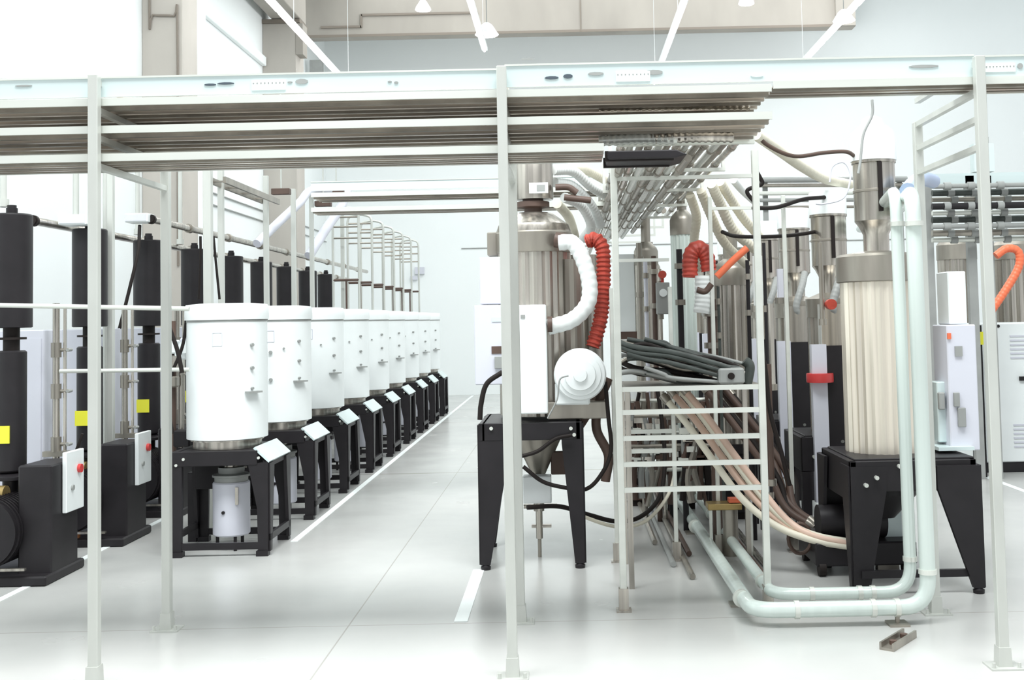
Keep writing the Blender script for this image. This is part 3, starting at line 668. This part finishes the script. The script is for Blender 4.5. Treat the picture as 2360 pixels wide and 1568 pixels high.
# ================================================================== CONDUITS RUNNING INTO DEPTH UNDER THE TRAYS
n = 0
names = ['steel', 'dull grey', 'pale']
mats = [M_steel, M_steeld, M_post]
for lay, (z, x0, x1, cnt, ya, yb) in enumerate(((2.475, .32, .93, 13, 5.7, 12.5), (2.33, .30, .62, 7, 5.5, 11.0))):
    for i in range(cnt):
        x = x0 + (x1 - x0) * i / (cnt - 1); k = (i * 2 + lay) % 3
        ys = ya + (.1 * (i % 3)); ye = yb + 2.2 - (i % 4) * .4 - i * .38
        o = MB().cyl((x, ys, z + .01 * (i % 2)), (x, ye, z + .01 * (i % 2)), .019, n=10).build('overhead_conduit', mats[k])
        for j in range(6): MB().cyl((x, ys + .4 + j * .7, z + .01 * (i % 2)), (x, ys + .45 + j * .7, z + .01 * (i % 2)), .024, n=10).build('coupling', M_steeld, o)
        tag(o, '%s overhead conduit running into depth in the %s layer, %s from left' % (names[k], 'upper' if lay == 0 else 'lower', ORD[i] if i else 'first'), 'conduit', '%s layer of overhead conduits' % ('upper' if lay == 0 else 'lower'))
# hangers / cross members of the bundle
for i in range(8):
    y = 5.7 + i * 1.05
    t = thing('cross_bracket', '%s cross bracket%s carrying the overhead conduits' % (ORD[i], '' if i == 0 else ' from the camera'), 'bracket', (.28, y, 2.445), 'cross brackets under the conduits')
    MB().box(0, .70, -.015, .015, -.02, .0).build('bar', M_rail, t)
    for xx in (0, .68): MB().box(xx, xx + .02, -.015, .015, 0, .18).build('hanger', M_rail, t)
# dark box hanging under the trays
t = thing('dark_duct', 'black flat duct tucked under the lowest tray above the ladder frame', 'duct', (.205, 5.03, 2.262))
MB().prism([(0, .005), (.30, .005), (.36, .02), (.31, .042), (0, .042)], 'y', 0, .3).build('body', M_black, t, bevel=.005)
for y in (.03, .24): MB().box(-.01, .30, y, y + .03, .0, .046).build('strap', M_blackr, t)
# ribbed hose coils end at right of the trays
for i, (px0, px1, py, z) in enumerate(((1380, 1728, 245, 0), (1450, 1750, 285, 0), (1380, 1560, 325, 0), (1500, 1690, 320, 0))):
    a = UY(px0, py, 5.35); b = UY(px1, py - 4, 5.35)
    hose('flexible_conduit', [a, a.lerp(b, .5) + Vector((0, 0, .004)), b], .028, (M_steel, M_creamh, M_rail, M_steel)[i], 'ribbed flexible conduit lying across the right end of the trays, %s' % ('topmost', 'second', 'third', 'lowest')[i], 'conduit', 'ribbed conduits at the tray ends', c=.14)
# ================================================================== HOSES IN THE MIDDLE
for i, (pp, r, m_) in enumerate((
    ([(1742, 310), (1800, 350), (1850, 385), (1900, 412), (1960, 425)], .034, M_creamh),
    ([(1640, 425), (1660, 470), (1690, 530), (1740, 575)], .036, M_creamh), ([(1660, 420), (1685, 460), (1715, 505), (1750, 545)], .034, M_creamh),
    ([(1615, 440), (1640, 500), (1670, 560), (1720, 610)], .034, M_creamh), ([(1590, 450), (1605, 500), (1600, 560), (1612, 620)], .034, M_creamh),
    ([(1690, 415), (1712, 440), (1745, 470)], .028, M_whiteh))):
    hose('flexible_hose', hp(pp, 7.4 + .1 * i, 7.9 + .1 * i) if i else hp(pp, 6.3, 8.2), r, m_, 'cream flexible hose right of the overhead conduits, %s' % ('drooping to the far machine top', 'first of the bundle', 'second of the bundle', 'third of the bundle', 'leftmost of the bundle', 'short upper one')[i], 'hose', 'cream flexible hoses', c=.07)
hose('cable', hp([(1740, 305), (1770, 335), (1830, 360), (1900, 352), (1950, 350), (1972, 362)], 6.3, 6.7), .012, M_brown, 'dark cable sagging from the tray end to the white cap', group='sagging dark cables')
hose('cable', hp([(1736, 480), (1790, 478), (1850, 460), (1900, 455)], 7.2, 7.8), .014, M_blackr, 'dark cable running level left of the second white cap', group='sagging dark cables')
hose('cable', hp([(1735, 382), (1752, 410), (1755, 425), (1722, 440), (1740, 468)], 6.5), .012, M_blackr, 'dark cable coiled beside the right ladder upright', group='sagging dark cables')
hose('cable', hp([(1665, 535), (1700, 545), (1790, 545), (1860, 538), (1900, 528)], 7.2, 8), .013, M_blackr, 'dark cable crossing low in front of steel tubes', group='sagging dark cables')
hose('cable', hp([(1912, 420), (1918, 385), (1945, 375), (1960, 405), (1945, 455), (1900, 470), (1880, 470)], 7.3), .006, M_lav, 'thin pale cable looping over the second white cap')
hose('cable', hp([(2010, 230), (2010, 265), (1990, 310), (1983, 370), (1978, 400)], 6.55), .008, M_grey, 'thin grey cable rising along the nearest white cap', 'cable')
hose('hose', hp([(1722, 572), (1690, 600), (1652, 638)], 7.0), .022, M_orange, 'orange red hose slanting down behind the ladder frame')
hose('elbow_duct', hp([(1590, 640), (1592, 590), (1610, 572), (1628, 590), (1634, 625)], 7.6), .055, M_red, 'red elbow duct between the steel columns', 'duct', c=.08)
hose('elbow_duct', hp([(1622, 636), (1622, 690), (1618, 722)], 7.55), .062, M_whiteh, 'white duct section below the red elbow', 'duct', c=.05)
hose('hose', hp([(1640, 655), (1625, 672), (1606, 668)], 7.4), .02, M_brown, 'short brown hose across the white duct section')
for i, (px, y0, y1, Y, r_, m_, nm) in enumerate(((1472, 560, 790, 8.9, .022, M_steeld, 'dull grey'), (1487, 600, 790, 8.8, .016, M_lav, 'pale'), (1506, 590, 785, 8.7, .020, M_brown, 'brown'), (1520, 620, 790, 8.6, .014, M_steel, 'thin steel'), (1565, 575, 790, 8.3, .022, M_black, 'black'), (1640, 690, 800, 7.7, .035, M_brown, 'thick brown'), (1722, 600, 830, 7.9, .014, M_black, 'thin black'), (1655, 660, 880, 7.6, .010, M_dgreen, 'thin dark green'))):
    a = UY(px, y0, Y)
    o = MB().cyl((a.x, Y, .0), (a.x, Y, a.z), r_, n=12).build('standing_pipe', m_)
    for f in (.80, .93): MB().cyl((a.x, Y, a.z * f), (a.x, Y, a.z * f + .04), r_ * 1.7, n=12).build('coupling', M_steeld, o)
    tag(o, '%s standing pipe among the columns behind the ladder frame' % nm, 'pipe', 'standing pipes behind the ladder frame')
a = UY(1528, 700, 8.55); t = thing('meter_box', 'grey green meter box on the pipes left of the pale column', 'box', a)
MB().box(-.05, .05, -.04, .04, -.08, .16).build('body', M_grey, t, bevel=.005); MB().cyl((0, -.04, .08), (0, -.05, .08), .03, n=16).build('dial', M_white, t)
MB().cyl((0, -.03, .22), (0, .03, .22), .03, n=14).cyl((0, 0, .16), (0, 0, .22), .012, n=8).build('red_valve', M_red, t)
# cable mass lying on a shelf
sh = thing('shelf_rack', 'steel shelf rack carrying the dark cable bundle behind the ladder frame', 'rack', (.34, 6.55, 0))
MB().box(0, .80, 0, .7, 1.13, 1.15).build('shelf', M_steeld, sh)
for x in (.01, .79):
    for y in (.02, .68): MB().box(x - .015, x + .015, y - .015, y + .015, 0, 1.15).build('leg', M_steel, sh)
for i in range(40):
    f = random.random(); Y = 6.6 + .5 * ((i * 7) % 10) / 10; y0 = 790 + 75 * f; g_ = random.uniform(-14, 14)
    m_ = (M_dgreen, M_blackr, M_dgreen, M_grey, M_blackr, M_steeld, M_dgreen)[i % 7]; xl = 1425 + random.choice((0, 0, 20, 60))
    pts = [(xl, y0 - 6 + g_), (xl + 45, y0 - 4 - g_ * .3), (1560 + g_, y0 + 14 + g_ * .6), (1645, min(880, y0 + 30 - g_ * .5)), (1712 + random.uniform(-30, 12), min(884, y0 + 46))]
    hose('cable', [UY(x, max(782, min(885, y)), Y) for x, y in pts], .009 + .008 * random.random(), m_,
         'dark green and black cable in the heaped bundle behind the ladder frame', 'cable', 'heaped dark cables on the rack')
hose('cable', hp([(1716, 832), (1728, 845), (1722, 884)], 6.7), .03, M_dgreen, 'dark thick cable end at the right of the heap')
pale = thing('connector_block', 'grey blue connector block at the right of the cable heap', 'connector', UY(1690, 870, 6.6)); MB().box(-.09, .06, -.05, .05, -.035, .055).build('body', M_grey, pale, bevel=.01)
MB().cyl((-.02, -.05, .01), (-.02, -.065, .01), .02, n=12).build('socket', M_blackr, pale)
# diagonal hose bundle from rack down to the right
for i, (dx, dy, m_, nm) in enumerate(((0, 0, M_pinkh, 'pink cream'), (14, -10, M_creamh, 'cream'), (28, -6, M_pinkh, 'salmon'), (-16, 14, M_creamh, 'ivory'))):
    pp = [(1545 + dx, 900 + dy), (1600 + dx, 965 + dy), (1665 + dx, 1055 + dy), (1730 + dx, 1140 + dy), (1800 + dx * .6, 1205 + dy * .6), (1880, 1240 + dy * .5), (1985, 1258 + dy * .4)]
    hose('hose', hp(pp, 7.3 - .04 * i, 6.7), .022, m_, '%s hose sweeping diagonally down behind the ladder frame to the floor' % nm, 'hose', 'diagonal hose bundle', fit=True)
for i, (dx, dy) in enumerate(((60, -40), (80, -30), (100, -45), (118, -30), (70, -70))):
    pp = [(1560 + dx, 930 + dy), (1640 + dx, 1030 + dy), (1710 + dx, 1130 + dy), (1780 + dx * .5, 1190 + dy * .5), (1850 + dx * .4, 1222 + dy * .2)]
    hose('hose', hp(pp, 7.7 + .05 * i, 7.3), .024, (M_brown, M_blackr)[i % 2], 'dark hose %s above the diagonal pale hoses' % ('nearest', 'second', 'third', 'fourth', 'fifth')[i], 'hose', 'dark diagonal hoses', fit=True)
# thicket of small pipework between the rungs
for i in range(34):
    x = .34 + .028 * i; Y = 8.0 + .25 * (i % 4)
    px = 1430 + (i * 37) % 290
    a = UY(px, 905 + (i % 3) * 20, Y); b = UY(px + random.uniform(-8, 8), 1110 + random.uniform(-30, 60), Y)
    o = MB().tube(spline([a, a.lerp(b, .35) + Vector((random.uniform(-.04, .04), 0, 0)), a.lerp(b, .7) + Vector((random.uniform(-.05, .05), 0, 0)), (b.x, b.y, max(.03, b.z))], 5), .014 + .014 * (i % 3) / 2, 8).build('small_pipe', (M_steeld, M_brown, M_grey, M_brown, M_blackr)[i % 5])
    for f in (.3, .6): c = a.lerp(b, f); MB().box(c.x - .035, c.x + .035, c.y - .025, c.y + .025, c.z - .02, c.z + .02).build('fitting', (M_steel, M_rail, M_brown)[i % 3], o)
    tag(o, 'thin pipe with fittings in the tangle seen between the rungs', 'pipe', 'tangle of thin pipes behind the rungs')
for i, (py, Y) in enumerate(((925, 8.3), (960, 8.1), (1000, 8.4), (1030, 8.2), (1085, 8.5))):
    a = UY(1428, py, Y); b = UY(1640, py - 4, Y)
    tag(MB().cyl(a, b, .014, n=8).build('cross_pipe', (M_rail, M_steeld)[i % 2]), 'level thin pipe behind the rungs, %s from top' % ('first', 'second', 'third', 'fourth', 'fifth')[i], 'pipe', 'level thin pipes behind the rungs')

for i, (px0, px1, py0, Y, m_, lab) in enumerate(((1662, 1722, 896, 8.7, M_black, 'black tall housing behind the right half of the rungs'), (1545, 1600, 960, 9.2, M_steeld, 'dull steel housing behind the middle of the rungs'), (1440, 1500, 925, 9.4, M_brown, 'brown housing behind the left part of the rungs'), (1610, 1650, 1010, 9.6, M_dgreen, 'dark green housing low behind the rungs'))):
    a = UY(px0, py0, Y); b = UY(px1, py0, Y)
    t = thing('equipment_housing', lab, 'equipment', (a.x, Y, 0), 'housings behind the rungs')
    MB().box(0, b.x - a.x, 0, .3, .05, a.z).build('body', m_, t, bevel=.006); MB().box(.01, b.x - a.x - .01, .02, .28, 0, .05).build('plinth', M_blackr, t)
    for k in range(3): MB().box(.03, b.x - a.x - .03, -.012, 0, a.z * (.3 + .2 * k), a.z * (.3 + .2 * k) + .03).build('front_rail', M_grey, t)

# ================================================================== RIGHT ROW OF MACHINES
RX, RY0, RP = 1.865, 6.72, 1.2
def right_machine(first):
    t = thing('filter_machine', '', 'machine', (RX, RY0, 0), 'steel filter machines with white caps in the right row')
    if first:
        MB().lathe([(.22, .74), (.22, 1.735)], 56, rib=.012).build('ribbed_body', M_cream, t, ang=5)
    else:
        MB().lathe([(.165, .74), (.165, 1.53)], 44, rib=.012).build('ribbed_body', M_steel, t, ang=5)
    dz = 0 if first else -.21
    MB().lathe([(.235, 1.735), (.24, 1.74), (.24, 1.885), (.225, 1.90), (.08, 1.92)] if first else [(.17, 1.53), (.175, 1.66), (.08, 1.70)], 48).build('collar', M_steeld, t)
    MB().lathe([(.075, 1.91 + dz), (.075, 2.02 + dz), (.10, 2.07 + dz), (.122, 2.10 + dz), (.122, 2.44 + dz), (.13, 2.445 + dz), (.13, 2.46 + dz)], 36).build('upper_tube', M_steel, t)
    MB().lathe([(.1235, 2.27 + dz), (.126, 2.272 + dz), (.126, 2.285 + dz), (.1235, 2.287 + dz)], 36).build('seam_ring', M_steeld, t)
    MB().box(-.012, .012, -.14, -.12, 2.15 + dz, 2.44 + dz).build('cable_clip', M_blackr, t)
    if first: MB().lathe([(.134, 2.46), (.134, 2.58), (.12, 2.64), (.085, 2.67), (.07, 2.672), (.07, 2.685), (.062, 2.69), (.06, 2.715), (.03, 2.73)], 40).build('cap', M_white, t)
    else: MB().lathe([(.13, 2.25), (.13, 2.40), (.125, 2.41)], 40).build('cap', M_white, t)
    # stand
    xr, yf = (.40, -.40) if first else (.30, -.30)
    m = MB(); m.box(-.30, xr, yf, yf + .035, .50 if not first else .56, .73).box(-.30, xr, .265, .30, .50, .73).box(-.30, -.265, yf, .30, .50, .73).box(xr - .035, xr, yf, .30, .56, .73).box(-.27, xr, yf + .03, .27, .71, .74)
    m.build('stand_top', M_black, t, bevel=.004)
    if first:
        tleg(t, -.30, -.385, 1, .20, .09, .7, d=.18); tleg(t, .41, -.42, -1, .24, .06, .7, d=.16); tleg(t, -.32, .30, 1, .2, .06, .7, d=.2); tleg(t, .22, .28, -1, .12, .05, .7, d=.1)
        MB().box(-.26, .38, -.42, -.395, .09, .13).build('lower_rail', M_black, t); MB().box(-.28, .22, .29, .31, .10, .15).build('lower_rail', M_black, t)
        MB().lathe([(.05, .35), (.19, .5), (.19, .6)], 32).build('hopper', M_black, t)
    else:
        for sx in (-1, 1):
            for sy in (-1, 1): MB().box(sx * .27 - .03, sx * .27 + .03, sy * .27 - .03, sy * .27 + .03, 0, .5).build('leg', M_black, t)
        MB().box(-.22, -.12, -.34, -.28, .3, 1.35).box(.06, .12, -.34, -.28, .3, 1.35).build('white_side_strip', M_lav, t)
        MB().box(-.12, .06, -.33, -.27, .12, 1.34).build('dark_column', M_black, t)
        MB().box(-.14, .08, -.31, -.2, 1.34, 1.62).build('duct_section', M_steel, t)
        hh = corr([(.02, -.22, 1.5), (-.06, -.30, 1.6), (.0, -.26, 1.78), (.05, -.13, 1.88)], .028, .05).build('elbow_hose', M_grey, t)
    for x, z in ((-.16, .64), (-.03, .70), (-.22, .60), (.2, .68), (.36, .62)): MB().cyl((x, yf - .001, z), (x, yf - .03, z), .012, n=8).build('bolt', M_rail, t)
    return t
r0 = right_machine(True); r0['label'] = 'nearest right-hand filter machine with cream ribbed body and domed white cap'
r1 = right_machine(False)
for i in range(1, 8):
    r = r1 if i == 1 else dup(r1)
    r.location = (RX + .0, RY0 + RP * i, 0); r['label'] = '%s filter machine from the camera in the right row, flat white cap' % ORD[i]
# equipment underneath nearest machine
t = thing('pump_trolley', 'black pump on a low trolley under the nearest right-hand machine', 'pump', (1.55, 7.0, 0))
MB().box(-.1, .5, -.25, .25, .06, .20).build('base', M_black, t, bevel=.01)
MB().cyl((-.05, -.1, .3), (.35, -.1, .3), .1, n=24).build('motor', M_black, t)
for y in (-.22, .22):
    for x in (-.06, .44): MB().cyl((x - .02, y, .045), (x + .02, y, .045), .045, n=16).build('wheel', M_blackr, t)
tr = MB().tube([(-.16 + .07 * math.cos(a), -.1, .2 + .09 * math.sin(a)) for a in [i * PI / 8 for i in range(17)]], .012, 8).build('handle', M_brown, t)
t = thing('junction_box', 'white junction box under the nearest right-hand machine beside the vertical pipes', 'box', UY(2012, 1246, 6.9), 'white junction boxes')
MB().box(0, .19, 0, .1, 0, .24).build('body', M_white, t, bevel=.006); MB().box(.015, .175, -.006, 0, .015, .225).build('cover', M_glassy, t)
MB().cyl((.05, -.005, .08), (.05, -.02, .08), .015, n=10).cyl((.05, .03, .24), (.05, .03, .29), .015, n=10).cyl((.13, .03, .24), (.13, .03, .28), .018, n=10).build('gland', M_steeld, t)
MB().box(.03, .16, .02, .08, -t.location.z + .0, 0).build('bracket', M_steeld, t)
# red strap and steel ducts on second machine
a = UY(1870, 884, 7.5); t = thing('red_band', 'red band round the steel duct of the second right-hand machine', 'band', a)
MB().lathe([(.088, 0), (.09, .01), (.09, .05), (.088, .06)], 24, (.08, .1)).build('band', M_redp, t)
a = UY(1912, 702, 7.3); tag(MB().cyl(a, a + Vector((.0, -.06, .0)), .034, n=16).build('red_valve', M_red), 'small dull red valve left of the nearest cream ribbed body', 'valve')
# thin frames and droppers between
for i, (px, y0, y1, Y, r_, m_) in enumerate(((1760, 560, 1150, 7.2, .011, M_black), (1775, 700, 900, 7.4, .02, M_steel), (1745, 590, 720, 6.9, .03, M_whiteh), (1890, 560, 750, 7.3, .016, M_steeld), (1800, 620, 700, 7.6, .03, M_lav), (1965, 640, 1040, 6.9, .02, M_steeld), (1770, 840, 1120, 7.0, .02, M_brown))):
    a = UY(px, y0, Y); b = UY(px, y1, Y)
    o = MB().cyl((a.x, a.y, a.z), (a.x, a.y, b.z), r_, n=10).build('stand_pipe', m_)
    MB().lathe([(r_ * 1.6, b.z), (r_ * 1.6, b.z + .04)], 12, (a.x, a.y)).build('coupling', M_steeld, o)
    tag(o, '%s stand pipe between the right ladder upright and the near machine' % ('thin black', 'short steel', 'white upper', 'dull steel upper', 'pale short', 'long steel', 'brown lower')[i], 'pipe', 'stand pipes left of the near right machine')
hose('hose', hp([(1752, 790), (1765, 860), (1775, 950), (1800, 1040), (1820, 1120)], 6.9), .014, M_blackr, 'thin black hose slanting down left of the dark columns')
# rear trays above the machines at right
for i, (py, r_, m_) in enumerate(((415, .03, M_grey), (428, .02, M_steeld), (446, .022, M_rail), (462, .02, M_grey), (478, .016, M_steeld))):
    a = UY(1745, py, 11.5); b = UY(2090, py - 2, 11.5)
    tag(MB().cyl(a, b, r_, n=10).build('rear_pipe', m_), 'level grey pipe far behind the right-hand machine caps, %s from top' % ('first', 'second', 'third', 'fourth', 'fifth')[i], 'pipe', 'level pipes far behind the right machines')

for i, px in enumerate((1765, 2075)):
    x = UY(px, 500, 11.56).x
    tag(MB().box(x - .025, x + .025, 11.54, 11.58, 0, 2.95).build('pipe_stand', M_grey), 'grey stand holding the level rear pipes, %s one' % ('left', 'right')[i], 'stand')

# ================================================================== PALE GREEN PIPES
def big_pipe(pts, r, label, seams):
    o = thing('process_pipe', label, 'pipe', (0, 0, 0), 'pale process pipes')
    MB().tube(spline_round(pts, .14), r, 24).build('pipe_run', M_pipe, o, ang=60)
    for p, d in seams:
        p = Vector(p); d = Vector(d); MB().cyl(p - d * .012, p + d * .012, r * 1.16, n=24).build('clamp', M_rail, o)
    return o
def spline_round(pts, R):
    pts = [Vector(p) for p in pts]; out = [pts[0]]
    for i in range(1, len(pts) - 1):
        a, b, c = pts[i - 1:i + 2]; u = (a - b).normalized(); v = (c - b).normalized()
        p, q = b + u * R, b + v * R
        for k in range(9):
            t = k / 8; out.append(p * (1 - t) ** 2 + b * 2 * t * (1 - t) + q * t * t)
    out.append(pts[-1]); return out
xa = UY(2122, 900, 5.7).x; xb = UY(2083, 900, 5.95).x
big_pipe([(xa + .62, 8.6, 2.165), (xa + .05, 5.72, 2.165), (xa, 5.7, 2.16), (xa, 5.7, .085), (1.02, 5.7, .085), (.86, 6.4, .085), (.86, 15, .085)][0:1] + [(xa, 5.72, 2.165), (xa, 5.7, .085), (.90, 5.7, .085), (.86, 15, .085)], .039,
         'front pale green pipe bending at the floor and running back along it',
         [((xa, 5.7, 2.0), (0, 0, 1)), ((xa, 5.7, .26), (0, 0, 1)), ((xa - .16, 5.7, .085), (1, 0, 0)), ((1.12, 5.7, .085), (1, 0, 0)), ((.885, 5.95, .085), (0, 1, 0)), ((.878, 8, .085), (0, 1, 0)), ((1.5, 5.7, .085), (1, 0, 0))])
big_pipe([(xb + .5, 8.6, 2.20), (xb, 5.97, 2.20), (xb, 5.95, .10), (1.05, 5.95, .10), (1.02, 15, .10)], .032,
         'rear thinner pale green pipe parallel to the front one',
         [((xb, 5.95, 2.02), (0, 0, 1)), ((xb, 5.95, .27), (0, 0, 1)), ((xb - .2, 5.95, .1), (1, 0, 0)), ((1.25, 5.95, .1), (1, 0, 0)), ((1.045, 6.25, .1), (0, 1, 0)), ((1.04, 8.4, .1), (0, 1, 0)), ((1.5, 5.95, .1), (1, 0, 0))])
for i, (x, Y) in enumerate(((1.62, 5.7), (.90, 6.15), (.88, 8.2), (.88, 10.2))):
    t = thing('pipe_support', 'small support under the pale pipes, %s' % ('at the front run', 'at the left bend', 'midway along the floor', 'far along the floor')[i], 'support', (x, Y, 0), 'pipe supports')
    MB().box(-.05, .05, -.05, .05, 0, .012).cyl((0, 0, .012), (0, 0, .05), .012, n=8).build('pad', M_steeld, t)
t = thing('floor_bracket', 'dark steel bracket lying on the floor in front of the pale pipe', 'bracket', (1.53, 5.38, 0), rz=math.radians(-38))
MB().box(-.035, .035, -.14, .14, 0, .012).box(-.035, -.025, -.14, .14, .012, .035).box(.025, .035, -.14, .14, .012, .035).build('channel', M_steeld, t)
MB().cyl((0, -.06, .012), (0, -.06, .03), .018, n=12).cyl((0, .07, .012), (0, .07, .03), .018, n=12).build('bolt', M_brown, t)
hose('elbow_pipe', hp([(2092, 440), (2105, 425), (2125, 412), (2150, 418)], 6.1, 6.8), .045, M_bluep, 'blue grey elbow where the pale pipes turn back at the top', 'pipe')
# rail and channel along the floor run
for i, (x, m_) in enumerate(((.72, M_steeld), (.64, M_grey), (1.14, M_brown), (1.20, M_steel), (.77, M_brown), (.94, M_steeld), (.58, M_steeld))):
    tag(MB().cyl((x, 6.5 + (.25, .6, .1, .5, .9, .3, 1.3)[i], .02), (x, 15, .02), .018, n=10).build('floor_conduit', m_), 'conduit lying on the floor beside the pale pipe, %s from left' % ('third', 'second', 'sixth', 'seventh', 'fourth', 'fifth', 'first')[i], 'conduit', 'conduits on the floor')
# yellow topped valve frame
a = UY(1640, 1270, 7.4)
t = thing('valve_stand', 'small white frame with yellow top standing between the floor pipes', 'frame', (a.x, 7.4, 0))
for x in (0, .26):
    MB().box(x - .009, x + .009, -.009, .009, 0, .33).build('leg', M_rail, t)
MB().box(-.02, .20, -.04, .10, .30, .34).build('yellow_top', M_brass, t, bevel=.004); MB().box(.12, .22, -.03, .06, .345, .37).build('red_cover', M_orange, t)
MB().cyl((.13, .02, .0), (.13, .02, .30), .05, n=20).build('valve_body', M_steeld, t)

# ================================================================== FAR RIGHT
# valve cabinet (pale lavender) on black tapered stand behind the right frame
t = thing('valve_cabinet', 'pale cabinet with dark valves standing right of the pale vertical pipes', 'cabinet', (2.25, 6.6, .74))
cbx = pbox(t, 'body', 2192, 2248, 748, 1040, 6.55, .25, M_lav)
pbox(t, 'upper_panel', 2188, 2225, 625, 748, 6.6, .2, M_white)
pbox(t, 'indicator', 2184, 2192, 768, 782, 6.54, .01, M_orange, 0); pbox(t, 'display', 2202, 2218, 798, 822, 6.54, .01, M_grey, 0)
pbox(t, 'handle', 2200, 2212, 905, 938, 6.53, .02, M_grey, .003); pbox(t, 'handle', 2210, 2226, 940, 985, 6.53, .02, M_grey, .003)
pbox(t, 'side_piping', 2164, 2190, 880, 1020, 6.62, .12, M_glassy); pbox(t, 'side_valve', 2166, 2178, 905, 945, 6.58, .04, M_grey, .005)
pbox(t, 'shelf_plate', 2164, 2246, 1030, 1040, 6.5, .3, M_glassy, 0)
# white louvred cabinet
t = thing('louvred_cabinet', 'large white cabinet with louvres on a black base at the right edge', 'cabinet', (3.9, 10.9, 0))
x0 = UY(2262, 900, 10.9).x; x1 = x0 + 1.0
zt = UY(2310, 745, 10.9).z; zb = UY(2310, 1066, 10.9).z; l = Vector(t.location)
MB().box(x0 - l.x, x1 - l.x, 0, .8, zb, zt).build('body', M_white, t, bevel=.01)
MB().box(x0 - l.x, x1 - l.x, .02, .78, 0, zb).build('base', M_black, t)
for (ya, yb, n_) in ((775, 825, 6), (980, 1030, 6)):
    m = MB()
    for i in range(n_):
        z = UY(2340, ya + (yb - ya) * i / (n_ - 1), 10.9).z; xx = UY(2328, 800, 10.9).x - l.x; m.box(xx, xx + .3, -.008, 0, z - .008, z + .008)
    m.build('louvre', M_lav, t)
a = UY(2355, 873, 10.88) - l; MB().box(a.x - .02, a.x + .05, -.03, 0, a.z - .02, a.z + .02).build('door_handle', M_black, t)
a = UY(2302, 752, 10.88) - l; MB().cyl((a.x, -.01, a.z), (a.x, 0, a.z), .015, n=10).build('lock', M_black, t)
# black column & yellow tag between cabinets
t = thing('dark_column', 'dark slim column with a yellow green tag left of the white louvred cabinet', 'column', (3.62, 10.6, 0))
x0 = UY(2250, 900, 10.6).x - 3.62; x1 = UY(2268, 900, 10.6).x - 3.62; MB().box(x0, x1, 0, .15, 0, UY(2250, 750, 10.6).z).build('body', M_black, t)
a = UY(2252, 795, 10.59); b = UY(2270, 765, 10.59); MB().box(a.x - 3.62, b.x - 3.62, -.02, 0, a.z, b.z).build('tag', M_yel, t)
# steel vessels behind
def far_vessel(px0, px1, Y, label):
    a = UY(px0, 650, Y).x; b = UY(px1, 650, Y).x; r = (b - a) / 2
    t = thing('steel_vessel', label, 'vessel', ((a + b) / 2, Y, 0), 'steel vessels at the far right')
    z1 = UY(px0, 600, Y).z; z0 = UY(px0, 745, Y).z
    MB().lathe([(r, .5), (r, z1)], 40, rib=.02).build('ribbed_body', M_steel, t, ang=5); MB().lathe([(r * 1.04, z1), (r * 1.04, z1 + .16), (r * .9, z1 + .2), (r * .3, z1 + .24)], 36).build('collar', M_steeld, t)
    MB().box(-r * .8, r * .8, -r * .8, r * .8, 0, .5).build('plinth', M_black, t)
far_vessel(2164, 2250, 12.4, 'steel ribbed vessel behind the pale valve cabinet')
far_vessel(2290, 2400, 12.6, 'steel ribbed vessel behind the right-hand upright and orange hose')
hose('hose', hp([(2295, 590), (2318, 574), (2340, 575), (2350, 590), (2346, 620), (2318, 668), (2286, 715)], 8.6), .032, M_orange, 'bright orange red hose bowed at the right edge of view', c=.06)
# dense pipe racks at the back right
for i in range(9):
    py = 430 + i * 15.5; m_ = (M_grey, M_dgreen, M_steeld, M_black, M_rail, M_dgreen, M_grey, M_steeld, M_rail)[i]
    a = UY(2148, py, 10.2 + .1 * (i % 3)); b = UY(2420, py - 5, 10.2 + .1 * (i % 3)); o = MB().cyl(a, b, .03 if i % 2 else .022, n=12).build('rack_pipe', m_)
    for f in (.1, .3, .55, .8): p = Vector(a).lerp(b, f + .03 * (i % 3)); MB().cyl(p, p + Vector((.06, 0, 0)), .036, n=12).build('coupling', M_grey, o)
    tag(o, 'level dark pipe in the rack at the back right, %s from the top' % ('first', 'second', 'third', 'fourth', 'fifth', 'sixth', 'seventh', 'eighth', 'lowest')[i], 'pipe', 'dark level pipes of the right rack')
t = thing('pipe_rack', 'pale frame holding the dark pipes at the back right', 'rack', (3.3, 10.5, 0))
for px in (2140, 2238, 2278, 2400): x = UY(px, 500, 10.5).x - 3.3; MB().box(x - .04, x + .04, 0, .06, 0, UY(px, 405, 10.5).z).build('upright', M_grey, t)
x0 = UY(2140, 500, 10.5).x - 3.3; MB().box(x0, 1.4, .0, .3, UY(2200, 425, 10.5).z, UY(2200, 400, 10.5).z).build('top_beam', M_glassy, t)
a = UY(2282, 330, 9.5); t = thing('sensor_box', 'pale box with a small antenna behind the right-hand upright', 'box', (a.x, 9.5, 0))
MB().box(-.14, .03, 0, .1, UY(2282, 395, 9.5).z, a.z).build('body', M_glassy, t); MB().cyl((.0, .05, a.z), (.0, .05, a.z + .06), .008, n=6).cyl((-.1, .05, a.z + .02), (0, .05, a.z + .02), .006, n=6).build('antenna', M_grey, t)
MB().cyl((-.06, .05, 0), (-.06, .05, a.z - .1), .02, n=8).build('mast', M_post, t)
# slim posts at right behind frames
